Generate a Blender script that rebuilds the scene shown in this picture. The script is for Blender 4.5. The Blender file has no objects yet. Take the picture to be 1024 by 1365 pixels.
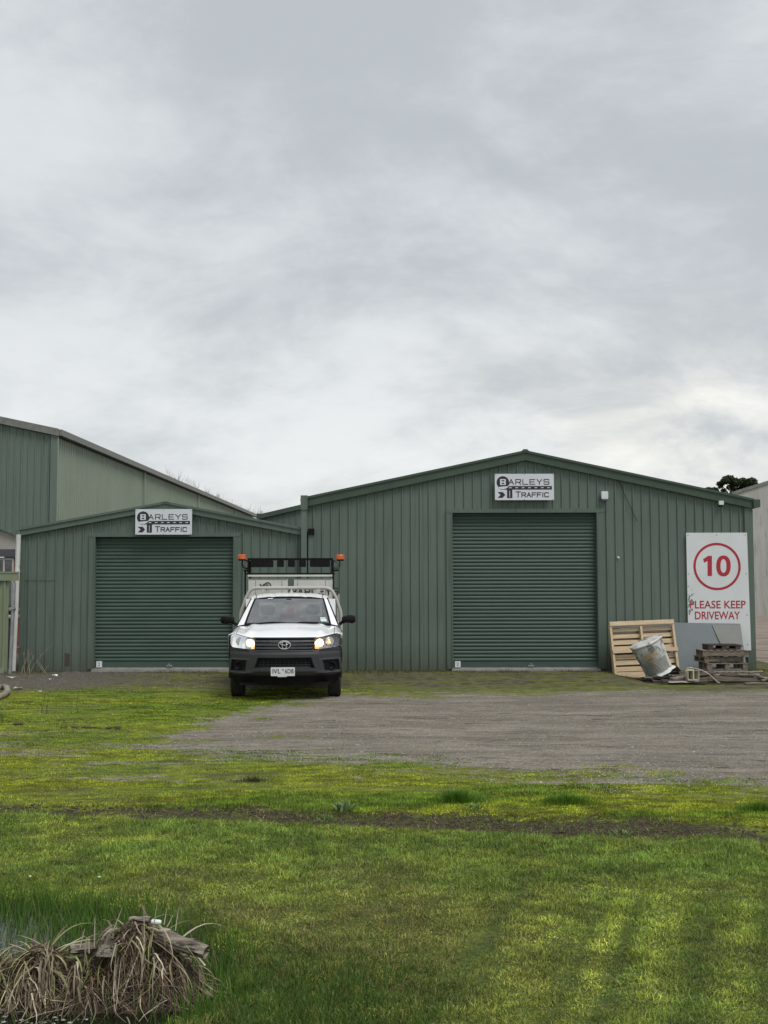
import bpy, math, random
import numpy as np
from mathutils import Vector, Matrix, noise as mnoise

# ------------------------------------------------------------------ camera, world, sun, exposure
S = bpy.context.scene
COL = S.collection
R = math.radians
FPX, HZ, CAMH = 1500.0, 785.0, 1.735          # focal length in photo pixels, horizon row, eye height
PITCH = math.atan((HZ - 682.5) / FPX)

cd = bpy.data.cameras.new('camera')
cam = bpy.data.objects.new('camera', cd)
COL.objects.link(cam)
cam.location = (0, 0, CAMH)
cam.rotation_euler = (R(90) + PITCH, R(0.12), 0)
cd.sensor_fit = 'VERTICAL'; cd.sensor_height = 36.0; cd.sensor_width = 36.0
cd.lens = 36.0 * FPX * math.cos(PITCH) ** 0 / 1365.0
cd.clip_start = 0.05; cd.clip_end = 3000
S.camera = cam

S.view_settings.view_transform = 'Standard'
S.view_settings.look = 'None'
S.view_settings.gamma = 1
S.view_settings.exposure = 0.80
S.view_settings.use_curve_mapping = False

SUN_EL, SUN_AZ = 60.0, 138.0        # soft sun behind the overcast, high, from the camera's side (azimuth clockwise from +Y)
W = bpy.data.worlds.new('World'); S.world = W; W.use_nodes = True
wn = W.node_tree; wn.nodes.clear()


class NT:
    """tiny node-tree helper"""
    def __init__(s, tree): s.t = tree
    def n(s, typ, **kw):
        nd = s.t.nodes.new(typ)
        ins = kw.pop('i', {})
        for k, v in kw.items(): setattr(nd, k, v)
        for k, v in ins.items():
            sock = nd.inputs[k]
            if isinstance(v, bpy.types.NodeSocket): s.t.links.new(v, sock)
            else: sock.default_value = v
        return nd
    def m(s, op, a, b=0.0, c=0.0, clamp=False):
        return s.n('ShaderNodeMath', operation=op, use_clamp=clamp, i={0: a, 1: b, 2: c}).outputs[0]
    def mix(s, f, a, b, blend='MIX'):
        nd = s.n('ShaderNodeMix', data_type='RGBA', blend_type=blend, clamp_factor=True)
        for idx, v in ((0, f), (6, a), (7, b)):
            if isinstance(v, bpy.types.NodeSocket): s.t.links.new(v, nd.inputs[idx])
            else: nd.inputs[idx].default_value = v if idx == 0 else ((*v, 1) if len(v) == 3 else v)
        return nd.outputs[2]
    def noise(s, vec, scale, detail=4, rough=.55, dist=0.0, dim='3D'):
        nd = s.n('ShaderNodeTexNoise', i={'Scale': scale, 'Detail': detail, 'Roughness': rough, 'Distortion': dist})
        if vec is not None: s.t.links.new(vec, nd.inputs['Vector'])
        return nd.outputs['Fac']
    def smooth(s, v, a, b):
        return s.n('ShaderNodeMapRange', interpolation_type='SMOOTHSTEP', clamp=True,
                   i={0: v, 1: a, 2: b, 3: 0.0, 4: 1.0}).outputs[0]
    def lin(s, v, a, b, c=0.0, d=1.0):
        return s.n('ShaderNodeMapRange', clamp=True, i={0: v, 1: a, 2: b, 3: c, 4: d}).outputs[0]
    def scalev(s, vec, xyz, loc=(0, 0, 0), rot=(0, 0, 0)):
        return s.n('ShaderNodeMapping', i={'Vector': vec, 'Scale': xyz, 'Location': loc, 'Rotation': rot}).outputs[0]


w = NT(wn)
sky = w.n('ShaderNodeTexSky', sky_type='NISHITA', sun_disc=False, sun_elevation=R(SUN_EL), sun_rotation=R(SUN_AZ))
gen = w.n('ShaderNodeTexCoord').outputs['Generated']
sep = w.n('ShaderNodeSeparateXYZ', i={0: gen})
zc = w.m('MAXIMUM', sep.outputs[2], 0.0)
den = w.m('ADD', zc, 0.42)
px_ = w.m('DIVIDE', sep.outputs[0], den)
py_ = w.m('DIVIDE', sep.outputs[1], den)
pl = w.n('ShaderNodeCombineXYZ', i={0: px_, 1: py_, 2: 0.37}).outputs[0]
n1 = w.noise(w.scalev(pl, (.85, 1.0, 1), (3.1, 1.7, 0)), 1.3, 9, .56, 0.2)
n2 = w.noise(w.scalev(pl, (0.8, 1.0, 1), (7.3, 4.4, 2)), 5.2, 10, .60, 0.35)
n3 = w.noise(w.scalev(pl, (0.8, 1.0, 1), (1.3, 9.4, 5)), 2.6, 9, .60, 0.25)
cl = w.m('ADD', w.m('MULTIPLY', n1, .50), w.m('ADD', w.m('MULTIPLY', n2, .24), w.m('MULTIPLY', n3, .36)))
clf = w.smooth(cl, .455, .62)
elev = w.smooth(zc, .0, .34)
dark = w.mix(elev, (4.25, 4.45, 4.55), (3.5, 3.74, 3.98))
lite = w.mix(elev, (5.95, 6.12, 6.08), (4.95, 5.18, 5.38))
cloud = w.mix(clf, dark, lite)
# a paler warm opening low on the right
dx_ = w.m('SUBTRACT', sep.outputs[0], .27); dz_ = w.m('SUBTRACT', sep.outputs[2], .135)
gl = w.m('ADD', w.m('POWER', w.m('MULTIPLY', w.m('ABSOLUTE', dx_), 5.5), 2), w.m('POWER', w.m('MULTIPLY', w.m('ABSOLUTE', dz_), 15.), 2))
glow = w.m('MULTIPLY', w.m('EXPONENT', w.m('MULTIPLY', gl, -1)), .55)
cloud = w.mix(w.m('MULTIPLY', glow, w.lin(n2, .35, .65)), cloud, (8.4, 8.1, 7.2))
skyc = w.mix(.975, sky.outputs[0], cloud)
bg = w.n('ShaderNodeBackground', i={'Color': skyc, 'Strength': 0.085})
wo = w.n('ShaderNodeOutputWorld', i={'Surface': bg.outputs[0]})
W.cycles.sampling_method = 'MANUAL'; W.cycles.sample_map_resolution = 512

sl = bpy.data.lights.new('sun', 'SUN'); sl.energy = 1.5; sl.angle = R(26); sl.color = (1.0, .985, .96)
so = bpy.data.objects.new('sun', sl); COL.objects.link(so)
sd = Vector((math.sin(R(SUN_AZ)) * math.cos(R(SUN_EL)), math.cos(R(SUN_AZ)) * math.cos(R(SUN_EL)), math.sin(R(SUN_EL))))
so.rotation_euler = sd.to_track_quat('Z', 'Y').to_euler()

rng = np.random.default_rng(11)
random.seed(11)


def lerp(a, b, t): return a + (b - a) * t


def P(px, py, Y):
    """photo pixel at distance Y -> world x, z"""
    if py == 0: py = HZ + 15
    a = (px - 512) / FPX; b = (682.5 - py) / FPX
    cy = math.cos(PITCH) - b * math.sin(PITCH); cz = math.sin(PITCH) + b * math.cos(PITCH)
    return a / cy * Y, CAMH + cz / cy * Y


def GR(px, py):
    """photo pixel on the ground -> world x, y"""
    b = (682.5 - py) / FPX
    cy = math.cos(PITCH) - b * math.sin(PITCH); cz = math.sin(PITCH) + b * math.cos(PITCH)
    Y = -CAMH / (cz / cy)
    return (px - 512) / FPX / cy * Y, Y


# ------------------------------------------------------------------ materials
MATS = {}


def new_mat(name):
    m = bpy.data.materials.new(name); m.use_nodes = True
    t = m.node_tree; t.nodes.clear()
    k = NT(t)
    out = k.n('ShaderNodeOutputMaterial')
    return m, k, out


def mat(name, c1, c2=None, scale=3.0, rough=.6, bump=0.0, bscale=None, metal=0.0, stretch=(1, 1, 1), detail=5,
        lo=.35, hi=.65, coat=0.0, spots=None, sscale=8.0, slo=.62, shi=.7, rvar=.1, spec=.5, rust=None):
    if name in MATS: return MATS[name]
    m, k, out = new_mat(name)
    co = k.n('ShaderNodeTexCoord').outputs['Object']
    v = k.scalev(co, stretch)
    b = k.n('ShaderNodeBsdfPrincipled', i={'Metallic': metal, 'Coat Weight': coat, 'Specular IOR Level': spec})
    nz = k.noise(v, scale, detail, .6)
    col = k.mix(k.lin(nz, lo, hi), c1, c2 or c1)
    if spots:
        sn = k.noise(k.scalev(co, stretch, (5, 3, 8)), sscale, 6, .65)
        col = k.mix(k.smooth(sn, slo, shi), col, spots)
    k.t.links.new(col, b.inputs['Base Color'])
    k.t.links.new(k.lin(nz, .3, .7, max(rough - rvar, .03), min(rough + rvar, 1)), b.inputs['Roughness'])
    if bump:
        bn = k.noise(v, bscale or scale * 4, 6, .6)
        bp = k.n('ShaderNodeBump', i={'Strength': bump, 'Distance': .01, 'Height': bn})
        k.t.links.new(bp.outputs[0], b.inputs['Normal'])
    k.t.links.new(b.outputs[0], out.inputs[0])
    MATS[name] = m
    return m


def mat_clad(name, base, chalk, grime, low=0.0):
    """painted steel cladding: faded paint, long vertical streaks, splashes of dirt near the foot"""
    m, k, out = new_mat(name)
    g = k.n('ShaderNodeNewGeometry').outputs['Position']
    sp = k.n('ShaderNodeSeparateXYZ', i={0: g})
    broad = k.noise(g, .55, 4, .5)
    streak = k.noise(k.scalev(g, (7, 7, .35)), 1.6, 5, .6)
    fine = k.noise(k.scalev(g, (1, 1, .5)), 24, 6, .65)
    col = k.mix(k.lin(broad, .35, .65, 0, .8), base, chalk)
    col = k.mix(k.m('MULTIPLY', k.smooth(streak, .50, .72), .55), col, grime)
    col = k.mix(k.m('MULTIPLY', k.smooth(fine, .5, .8), .3), col, chalk)
    mud = k.m('MULTIPLY', k.lin(k.m('ADD', sp.outputs[2], k.m('MULTIPLY', fine, .5)), .28, .85, 1, 0), .55)
    col = k.mix(mud, col, (.055, .06, .035))
    b = k.n('ShaderNodeBsdfPrincipled', i={'Base Color': col, 'Specular IOR Level': .4})
    k.t.links.new(k.lin(streak, .3, .7, .42, .62), b.inputs['Roughness'])
    oil = k.noise(k.scalev(g, (2.2, 2.2, 1.1)), 1.3, 2, .5)
    bp = k.n('ShaderNodeBump', i={'Strength': .25, 'Distance': .02, 'Height': oil})
    k.t.links.new(bp.outputs[0], b.inputs['Normal'])
    k.t.links.new(b.outputs[0], out.inputs[0])
    MATS[name] = m
    return m


def mat_plain(name, c, rough=.5, metal=0, emit=None, es=0, coat=0, spec=.5):
    if name in MATS: return MATS[name]
    m, k, out = new_mat(name)
    co = k.n('ShaderNodeTexCoord').outputs['Object']
    nz = k.noise(co, 14, 4, .6)
    col = k.mix(k.lin(nz, .35, .7), c, tuple(x * .82 for x in c))
    b = k.n('ShaderNodeBsdfPrincipled', i={'Base Color': col, 'Roughness': rough, 'Metallic': metal, 'Coat Weight': coat,
                                            'Specular IOR Level': spec})
    if emit:
        b.inputs['Emission Color'].default_value = (*emit, 1); b.inputs['Emission Strength'].default_value = es
    k.t.links.new(b.outputs[0], out.inputs[0])
    MATS[name] = m
    return m


def mat_glass(name, tint, refl=1.0, dirt=.05):
    m, k, out = new_mat(name)
    lw = k.n('ShaderNodeFresnel', i={'IOR': 1.5})
    tr = k.n('ShaderNodeBsdfTransparent', i={'Color': (*tint, 1)})
    gl = k.n('ShaderNodeBsdfGlossy', i={'Color': (1, 1, 1, 1), 'Roughness': .03})
    df = k.n('ShaderNodeBsdfDiffuse', i={'Color': (.5, .5, .48, 1)})
    co = k.n('ShaderNodeTexCoord').outputs['Object']
    dn = k.m('MULTIPLY', k.smooth(k.noise(co, 5, 6, .6), .4, .8), dirt)
    a = k.n('ShaderNodeMixShader', i={0: k.m('MULTIPLY', lw.outputs[0], refl * 1.6, clamp=True), 1: tr.outputs[0], 2: gl.outputs[0]})
    c = k.n('ShaderNodeMixShader', i={0: dn, 1: a.outputs[0], 2: df.outputs[0]})
    k.t.links.new(c.outputs[0], out.inputs[0])
    MATS[name] = m
    return m


M_SHED = mat_clad('shed_green', (.098, .134, .110), (.128, .160, .134), (.066, .086, .072))
M_TRIM = mat_clad('trim_green', (.086, .122, .098), (.108, .140, .115), (.056, .075, .060))
M_BARGE = mat('barge_green', (.034, .058, .037), (.048, .075, .050), 2.5, .5, .1, 20, spots=(.07, .08, .05), sscale=12)
M_DOOR = mat('roller_door_green', (.038, .068, .054), (.050, .084, .067), 1.2, .55, .05, 20, stretch=(1, 1, 3), spots=(.05, .08, .06), sscale=6, slo=.6, shi=.8)
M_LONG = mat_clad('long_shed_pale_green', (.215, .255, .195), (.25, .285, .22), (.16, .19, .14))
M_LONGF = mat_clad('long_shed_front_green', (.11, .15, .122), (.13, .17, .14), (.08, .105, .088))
M_GUT = mat('gutter_grey', (.13, .135, .12), (.20, .20, .18), 6, .55, .1)
M_WHITE_PIPE = mat('white_pvc', (.62, .63, .60), (.50, .51, .48), 2, .5, .05, spots=(.3, .3, .25), sscale=9)
M_CONC = mat('concrete', (.30, .29, .26), (.22, .21, .19), 5, .9, .5, 40, spots=(.10, .10, .08), sscale=7)
M_SLAB = mat('tilt_panel_grey', (.40, .40, .37), (.33, .33, .30), .8, .85, .2, 20, stretch=(3, 3, .4), spots=(.26, .25, .22), sscale=2.2, slo=.52, shi=.7)
M_PALE = mat('light_pine', (.46, .345, .205), (.60, .47, .31), 3, .8, .5, 30, stretch=(1, 6, 8), spots=(.30, .19, .09), sscale=5)
M_GREYW = mat('weathered_timber', (.13, .105, .078), (.25, .215, .17), 4, .9, .8, 40, stretch=(1, 6, 8), spots=(.05, .04, .03), sscale=6)
M_DARKW = mat('old_dark_timber', (.040, .030, .021), (.105, .082, .058), 4, .9, .8, 40, stretch=(1, 6, 8), spots=(.03, .025, .02), sscale=6)
M_SIGN = mat('sign_white', (.66, .68, .69), (.60, .62, .62), 1.5, .4, .03, spots=(.42, .43, .42), sscale=5, slo=.62, shi=.74)
M_LOGOB = mat('logo_board_white', (.62, .64, .68), (.58, .60, .64), 1.5, .35)
M_INK = mat('black_print', (.014, .014, .017), (.022, .022, .025), 8, .4)
M_RED = mat('red_print', (.42, .018, .035), (.34, .020, .035), 6, .45)
M_SHEET = mat('grey_fibre_sheet', (.125, .145, .15), (.165, .185, .19), 1.6, .75, .2, 30, spots=(.24, .26, .26), sscale=4, slo=.6, shi=.75)
M_BLACK = mat('black_plastic', (.006, .006, .007), (.012, .010, .011), 20, .55, spec=.12)
M_BUMP = mat('bumper_grey_plastic', (.024, .025, .028), (.033, .034, .038), 30, .55, .05, 120)
M_PAINT = mat('white_car_paint', (.80, .81, .81), (.76, .77, .77), 1.2, .22, 0, coat=.6, rvar=.03)
M_RUBBER = mat('tyre_rubber', (.012, .012, .012), (.030, .029, .026), 9, .85, .3, 40)
M_RIM = mat('steel_rim', (.16, .16, .16), (.24, .24, .24), 9, .4, metal=.6)
M_CHROME = mat('chrome', (.85, .86, .88), (.8, .81, .82), 9, .25, metal=.9)
M_CREAM = mat('cream_powdercoat', (.40, .40, .365), (.35, .35, .32), 5, .4)
M_BOARDW = mat('board_white', (.56, .56, .52), (.48, .48, .44), 3, .5, spots=(.33, .32, .28), sscale=6)
M_AMBER = mat('amber_lens', (.62, .13, .015), (.55, .10, .01), 20, .25, coat=.5)
M_CONE = mat('cone_orange', (.75, .09, .02), (.65, .07, .02), 10, .5)
M_SEAT = mat('seat_cloth', (.035, .036, .04), (.055, .056, .06), 30, .9)
M_DASH = mat('dashboard_grey', (.03, .03, .032), (.04, .04, .042), 10, .7)
M_GLASS = mat_glass('windscreen_glass', (.70, .77, .75), 2.3, .16)
M_LENS = mat_glass('headlight_lens', (.93, .94, .95), .9, .02)
M_WIN = mat_glass('window_glass', (.35, .38, .36), 1.0, .2)
M_HOUSING = mat('lamp_housing', (.55, .56, .58), (.30, .31, .33), 16, .2, metal=.9)
M_LAMP = mat_plain('lit_bulb', (1, .85, .6), .3, emit=(1.0, .68, .36), es=6.0)
M_AMBL = mat_plain('lit_amber', (1, .5, .15), .3, emit=(1.0, .42, .10), es=.8)
M_PLATE = mat('plate_white', (.64, .65, .66), (.6, .61, .62), 9, .4)
M_BRICK = mat('red_brick', (.20, .045, .030), (.28, .075, .05), 6, .9, .5, 60)
M_MORTAR = mat('mortar', (.20, .18, .15), (.26, .23, .19), 20, .95, .4)
M_BEIGE = mat('beige_panel', (.30, .29, .25), (.36, .35, .30), 1.4, .7)
M_FENCE = mat('sage_fence_steel', (.17, .20, .125), (.21, .24, .16), 2, .55, .1, stretch=(4, 4, .5))
M_GALV = mat('galvanised_steel', (.26, .27, .28), (.36, .37, .38), 9, .45, metal=.5, spots=(.2, .16, .12), sscale=14)
M_DRUM = mat('battered_drum', (.42, .415, .39), (.60, .59, .56), 3, .55, .5, 12, spots=(.16, .17, .16), sscale=5, slo=.52, shi=.6)
M_TAN = mat('tan_paint', (.36, .25, .12), (.42, .36, .26), 7, .7, .3)
M_BARK = mat('bark', (.10, .085, .065), (.20, .175, .14), 6, .95, 1.0, 30, stretch=(1, 1, .3))
M_TWIG = mat('bare_twig', (.24, .22, .19), (.32, .30, .26), 8, .9)
M_HOSE = mat('grey_hose', (.24, .23, .20), (.33, .31, .28), 5, .5)
M_TUB = mat('cream_plastic', (.52, .49, .38), (.42, .39, .29), 8, .5, spots=(.2, .18, .13), sscale=9)
M_LOG = mat('weathered_log', (.09, .068, .048), (.36, .32, .26), 16, .95, 1.0, 60, stretch=(.35, 2, 2), spots=(.03, .022, .016), sscale=22, slo=.52, shi=.62)


# ------------------------------------------------------------------ mesh helpers
class MB:
    def __init__(s): s.v = []; s.f = []
    def add(s, vs, fs):
        o = len(s.v); s.v += [tuple(p) for p in vs]; s.f += [tuple(i + o for i in f) for f in fs]; return s
    def box(s, x0, x1, y0, y1, z0, z1, rot=None, org=None, bev=0.0):
        if bev:
            return s.bbox(x0, x1, y0, y1, z0, z1, bev, rot, org)
        vs = [Vector((x, y, z)) for x in (x0, x1) for y in (y0, y1) for z in (z0, z1)]
        if rot is not None:
            o = Vector(org or (0, 0, 0)); vs = [rot @ (p - o) + o for p in vs]
        return s.add(vs, [(0, 1, 3, 2), (4, 6, 7, 5), (0, 4, 5, 1), (2, 3, 7, 6), (0, 2, 6, 4), (1, 5, 7, 3)])
    def bbox(s, x0, x1, y0, y1, z0, z1, b, rot=None, org=None):
        """box with its vertical-plane outline chamfered (x-z outline)"""
        vs = []
        ol = [(x0 + b, z0), (x1 - b, z0), (x1, z0 + b), (x1, z1 - b), (x1 - b, z1), (x0 + b, z1), (x0, z1 - b), (x0, z0 + b)]
        for y in (y0, y1): vs += [Vector((x, y, z)) for x, z in ol]
        if rot is not None:
            o = Vector(org or (0, 0, 0)); vs = [rot @ (p - o) + o for p in vs]
        fs = [tuple(range(8)), tuple(range(15, 7, -1))] + [(i, i + 8, (i + 1) % 8 + 8, (i + 1) % 8) for i in range(8)]
        return s.add(vs, fs)
    def tube(s, pts, r, n=8, cap=True):
        pts = [Vector(p) for p in pts]
        rs = r if isinstance(r, (list, tuple)) else [r] * len(pts)
        vs = []; up = None
        for i, p in enumerate(pts):
            d = (pts[min(i + 1, len(pts) - 1)] - pts[max(i - 1, 0)]).normalized()
            if up is None: up = d.orthogonal().normalized()
            up = (up - d * up.dot(d))
            up = up.normalized() if up.length > 1e-6 else d.orthogonal().normalized()
            q = d.cross(up)
            for j in range(n):
                a = 2 * math.pi * j / n
                vs.append(p + (up * math.cos(a) + q * math.sin(a)) * rs[i])
        fs = []
        for i in range(len(pts) - 1):
            for j in range(n):
                fs.append((i * n + j, i * n + (j + 1) % n, (i + 1) * n + (j + 1) % n, (i + 1) * n + j))
        if cap: fs += [tuple(range(n - 1, -1, -1)), tuple(range((len(pts) - 1) * n, len(pts) * n))]
        return s.add(vs, fs)
    def lathe(s, prof, n=24, mx=None, close=False):
        """prof list of (r, z) about z"""
        vs = []
        for r_, z_ in prof:
            for j in range(n):
                a = 2 * math.pi * j / n
                p = Vector((r_ * math.cos(a), r_ * math.sin(a), z_))
                vs.append(mx @ p if mx else p)
        m = len(prof); fs = []
        for i in range(m - 1 + (1 if close else 0)):
            i2 = (i + 1) % m
            for j in range(n):
                fs.append((i * n + j, i * n + (j + 1) % n, i2 * n + (j + 1) % n, i2 * n + j))
        if not close: fs += [tuple(range(n - 1, -1, -1)), tuple(range((m - 1) * n, m * n))]
        return s.add(vs, fs)
    def grid(s, fn, nu, nv):
        vs = [fn(i / nu, j / nv) for i in range(nu + 1) for j in range(nv + 1)]
        fs = [(i * (nv + 1) + j, (i + 1) * (nv + 1) + j, (i + 1) * (nv + 1) + j + 1, i * (nv + 1) + j + 1) for i in range(nu) for j in range(nv)]
        return s.add(vs, fs)
    def prism(s, poly, y0, y1):
        """poly in x,z extruded along y"""
        n = len(poly)
        vs = [(x, y0, z) for x, z in poly] + [(x, y1, z) for x, z in poly]
        fs = [tuple(range(n)), tuple(range(2 * n - 1, n - 1, -1))] + [(i, i + n, (i + 1) % n + n, (i + 1) % n) for i in range(n)]
        return s.add(vs, fs)
    def build(s, name, m, parent=None, smooth=False, world=True, kind=None, label=None):
        off = Vector(parent['_o']) if (parent is not None and world and '_o' in parent) else Vector((0, 0, 0))
        me = bpy.data.meshes.new(name)
        me.from_pydata([(p[0] - off.x, p[1] - off.y, p[2] - off.z) for p in s.v], [], s.f)
        me.materials.append(m)
        if smooth is True:
            me.polygons.foreach_set('use_smooth', [True] * len(me.polygons))
        me.update()
        o = bpy.data.objects.new(name, me); COL.objects.link(o)
        if parent is not None: o.parent = parent
        if smooth == 'auto' or smooth is True:
            try: me.set_sharp_from_angle(angle=R(40))
            except Exception: pass
            me.polygons.foreach_set('use_smooth', [True] * len(me.polygons))
        if kind: o['kind'] = kind
        if label: o['label'] = label
        return o


WORLD_OFF = {}


def thing(name, label, cat, loc=(0, 0, 0), rotz=0.0, group=None, local=False):
    o = bpy.data.objects.new(name, None); COL.objects.link(o)
    o.empty_display_size = .2
    o.location = loc; o.rotation_euler = (0, 0, rotz)
    o['label'] = label; o['category'] = cat
    if group: o['group'] = group
    if not local: o['_o'] = list(loc)
    return o


def tag(o, label=None, cat=None, group=None, kind=None):
    if label: o['label'] = label
    if cat: o['category'] = cat
    if group: o['group'] = group
    if kind: o['kind'] = kind
    return o


def copy_tree(o, parent=None):
    c = o.copy(); COL.objects.link(c); c.parent = parent
    for ch in list(o.children): copy_tree(ch, c)
    return c


def text_mesh(name, body, x0, x1, z0, z1, y, m, parent=None, bold=0.0, depth=.002, world=True, kind=None):
    cu = bpy.data.curves.new('t', 'FONT'); cu.body = body; cu.size = 1; cu.extrude = 0.0; cu.offset = bold; cu.resolution_u = 3
    to = bpy.data.objects.new('t', cu)
    me = bpy.data.meshes.new_from_object(to)
    bpy.data.objects.remove(to); bpy.data.curves.remove(cu)
    co = np.array([v.co[:] for v in me.vertices])
    lo, hi = co.min(0), co.max(0)
    fs = [tuple(p.vertices) for p in me.polygons]
    bpy.data.meshes.remove(me)
    b = MB()
    vs = [(x0 + (p[0] - lo[0]) / (hi[0] - lo[0]) * (x1 - x0), y, z0 + (p[1] - lo[1]) / (hi[1] - lo[1]) * (z1 - z0)) for p in co]
    b.add(vs, fs)
    return b.build(name, m, parent, world=world)


# squared extended letters drawn as strokes (unit cell 1 wide, 1 high)
STROKE = {
    'A': [[(0, 0), (.5, 1), (1, 0)], [(.22, .36), (.78, .36)]],
    'R': [[(0, 0), (0, 1), (.88, 1), (1, .88), (1, .55), (.88, .45), (0, .45)], [(.6, .45), (1, 0)]],
    'L': [[(0, 1), (0, 0), (1, 0)]],
    'E': [[(1, 1), (0, 1), (0, 0), (1, 0)], [(0, .5), (.85, .5)]],
    'Y': [[(0, 1), (.5, .45), (1, 1)], [(.5, .45), (.5, 0)]],
    'S': [[(1, .86), (.9, 1), (.1, 1), (0, .88), (0, .6), (.1, .5), (.9, .5), (1, .4), (1, .12), (.9, 0), (.1, 0), (0, .14)]],
    'T': [[(0, 1), (1, 1)], [(.5, 1), (.5, 0)]],
    'F': [[(1, 1), (0, 1), (0, 0)], [(0, .5), (.85, .5)]],
    'I': [[(.5, 0), (.5, 1)]],
    'C': [[(1, .85), (.9, 1), (.1, 1), (0, .88), (0, .12), (.1, 0), (.9, 0), (1, .15)]],
    'B': [[(0, 0), (0, 1), (.88, 1), (1, .88), (1, .62), (.88, .5), (0, .5)], [(.88, .5), (1, .4), (1, .12), (.88, 0), (0, 0)]],
}


def strokes(b, word, x, z, wd, ht, sw, y, gap=.35, first=1.0):
    for i, ch in enumerate(word):
        k = first if i == 0 else 1.0
        cw = wd * k * (.25 if ch == 'I' else 1)
        for pl_ in STROKE[ch]:
            for (a, c) in zip(pl_[:-1], pl_[1:]):
                p = Vector((x + (a[0] if ch != 'I' else .5) * cw, z + a[1] * ht * k)); q = Vector((x + (c[0] if ch != 'I' else .5) * cw, z + c[1] * ht * k))
                d = (q - p).normalized(); nrm = Vector((-d.y, d.x)) * sw / 2; e = d * sw / 2
                p2, q2 = p - e, q + e
                vs = [(t.x, y, t.y) for t in (p2 - nrm, q2 - nrm, q2 + nrm, p2 + nrm)]
                b.add(vs, [(0, 1, 2, 3)])
                y -= 1e-5
        x += cw + wd * gap
    return x


# ------------------------------------------------------------------ numpy noise for ground and scattering
def vnoise(x, y, seed=0):
    xi = np.floor(x).astype(np.int64); yi = np.floor(y).astype(np.int64)
    xf = x - xi; yf = y - yi
    u = xf * xf * (3 - 2 * xf); v = yf * yf * (3 - 2 * yf)
    def h(a, b):
        n = (a * 374761393 + b * 668265263 + seed * 974634777) & 0x7fffffff
        n = ((n ^ (n >> 13)) * 1274126177) & 0x7fffffff
        return ((n ^ (n >> 16)) & 0xffff) / 65535.0
    return (h(xi, yi) * (1 - u) + h(xi + 1, yi) * u) * (1 - v) + (h(xi, yi + 1) * (1 - u) + h(xi + 1, yi + 1) * u) * v


def fbm(x, y, seed=0, o=4):
    s = 0; a = .5; t = 0
    for i in range(o):
        s = s + a * vnoise(x * 2 ** i, y * 2 ** i, seed + i * 17); t += a; a *= .55
    return s / t


def sstep(v, a, b):
    t = np.clip((v - a) / (b - a), 0, 1); return t * t * (3 - 2 * t)


UPX = [-9, -2.75, -2.4, -1.97, -.75, 1.1, 3.6, 6.8, 9, 30]
UPY = [12.6, 12.7, 14.6, 16.4, 18.5, 18.9, 19.3, 20.2, 25.5, 60]
LOX = [-9, -2.75, -1.7, -.48, .63, 1.3, 3.4, 8, 30]
LOY = [12.6, 12.5, 11.8, 11.5, 10.9, 10.4, 9.75, 9.3, 8.5]


def f_gravel(x, y): return np.minimum(np.interp(x, UPX, UPY) - y, y - np.interp(x, LOX, LOY))
def f_soil(x, y):
    c = np.interp(x, [-12, -3.1, 0, 2.8, 12], [9.9, 9.12, 8.62, 8.16, 7.3])
    wd = np.interp(x, [-4, 0, 1.5, 4], [.2, .28, .40, .42])
    return wd - np.abs(y - c)
def f_lawn(x, y):
    c = np.interp(x, [-12, -3.1, 0, 2.8, 12], [9.9, 9.12, 8.62, 8.16, 7.3])
    return (c - .2) - y
def f_pond(x, y): return 1 - ((x + 2.5) / 1.85) ** 2 - ((y - 5.25) / 1.38) ** 2


def ground_z(x, y):
    z = (fbm(x * .5, y * .5, 3) - .5) * .05
    z += (fbm(x * 3, y * 3, 7, 3) - .5) * .030 * np.clip((26 - y) / 4, 0, 1)
    z -= .12 * sstep(f_pond(x, y), -.15, .45)
    z -= .03 * sstep(f_soil(x, y), -.1, .2)
    u = x * math.cos(R(18)) - y * math.sin(R(18))
    tr = np.minimum(np.minimum(np.abs(u + 1.35), np.abs(u + .64)), np.abs(u - .06))
    z -= .012 * np.exp(-(tr / .07) ** 2) * (y < 8.3)
    z = z * np.clip((24.0 - y) / 1.5, 0, 1) ** 1 * np.where(y > 24, 0, 1)
    z = z - .088 * sstep(x, 4.5, 5.2) * sstep(23.9 - y, 0, .5) * sstep(y, 18.5, 21.0)
    return z - .004


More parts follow.
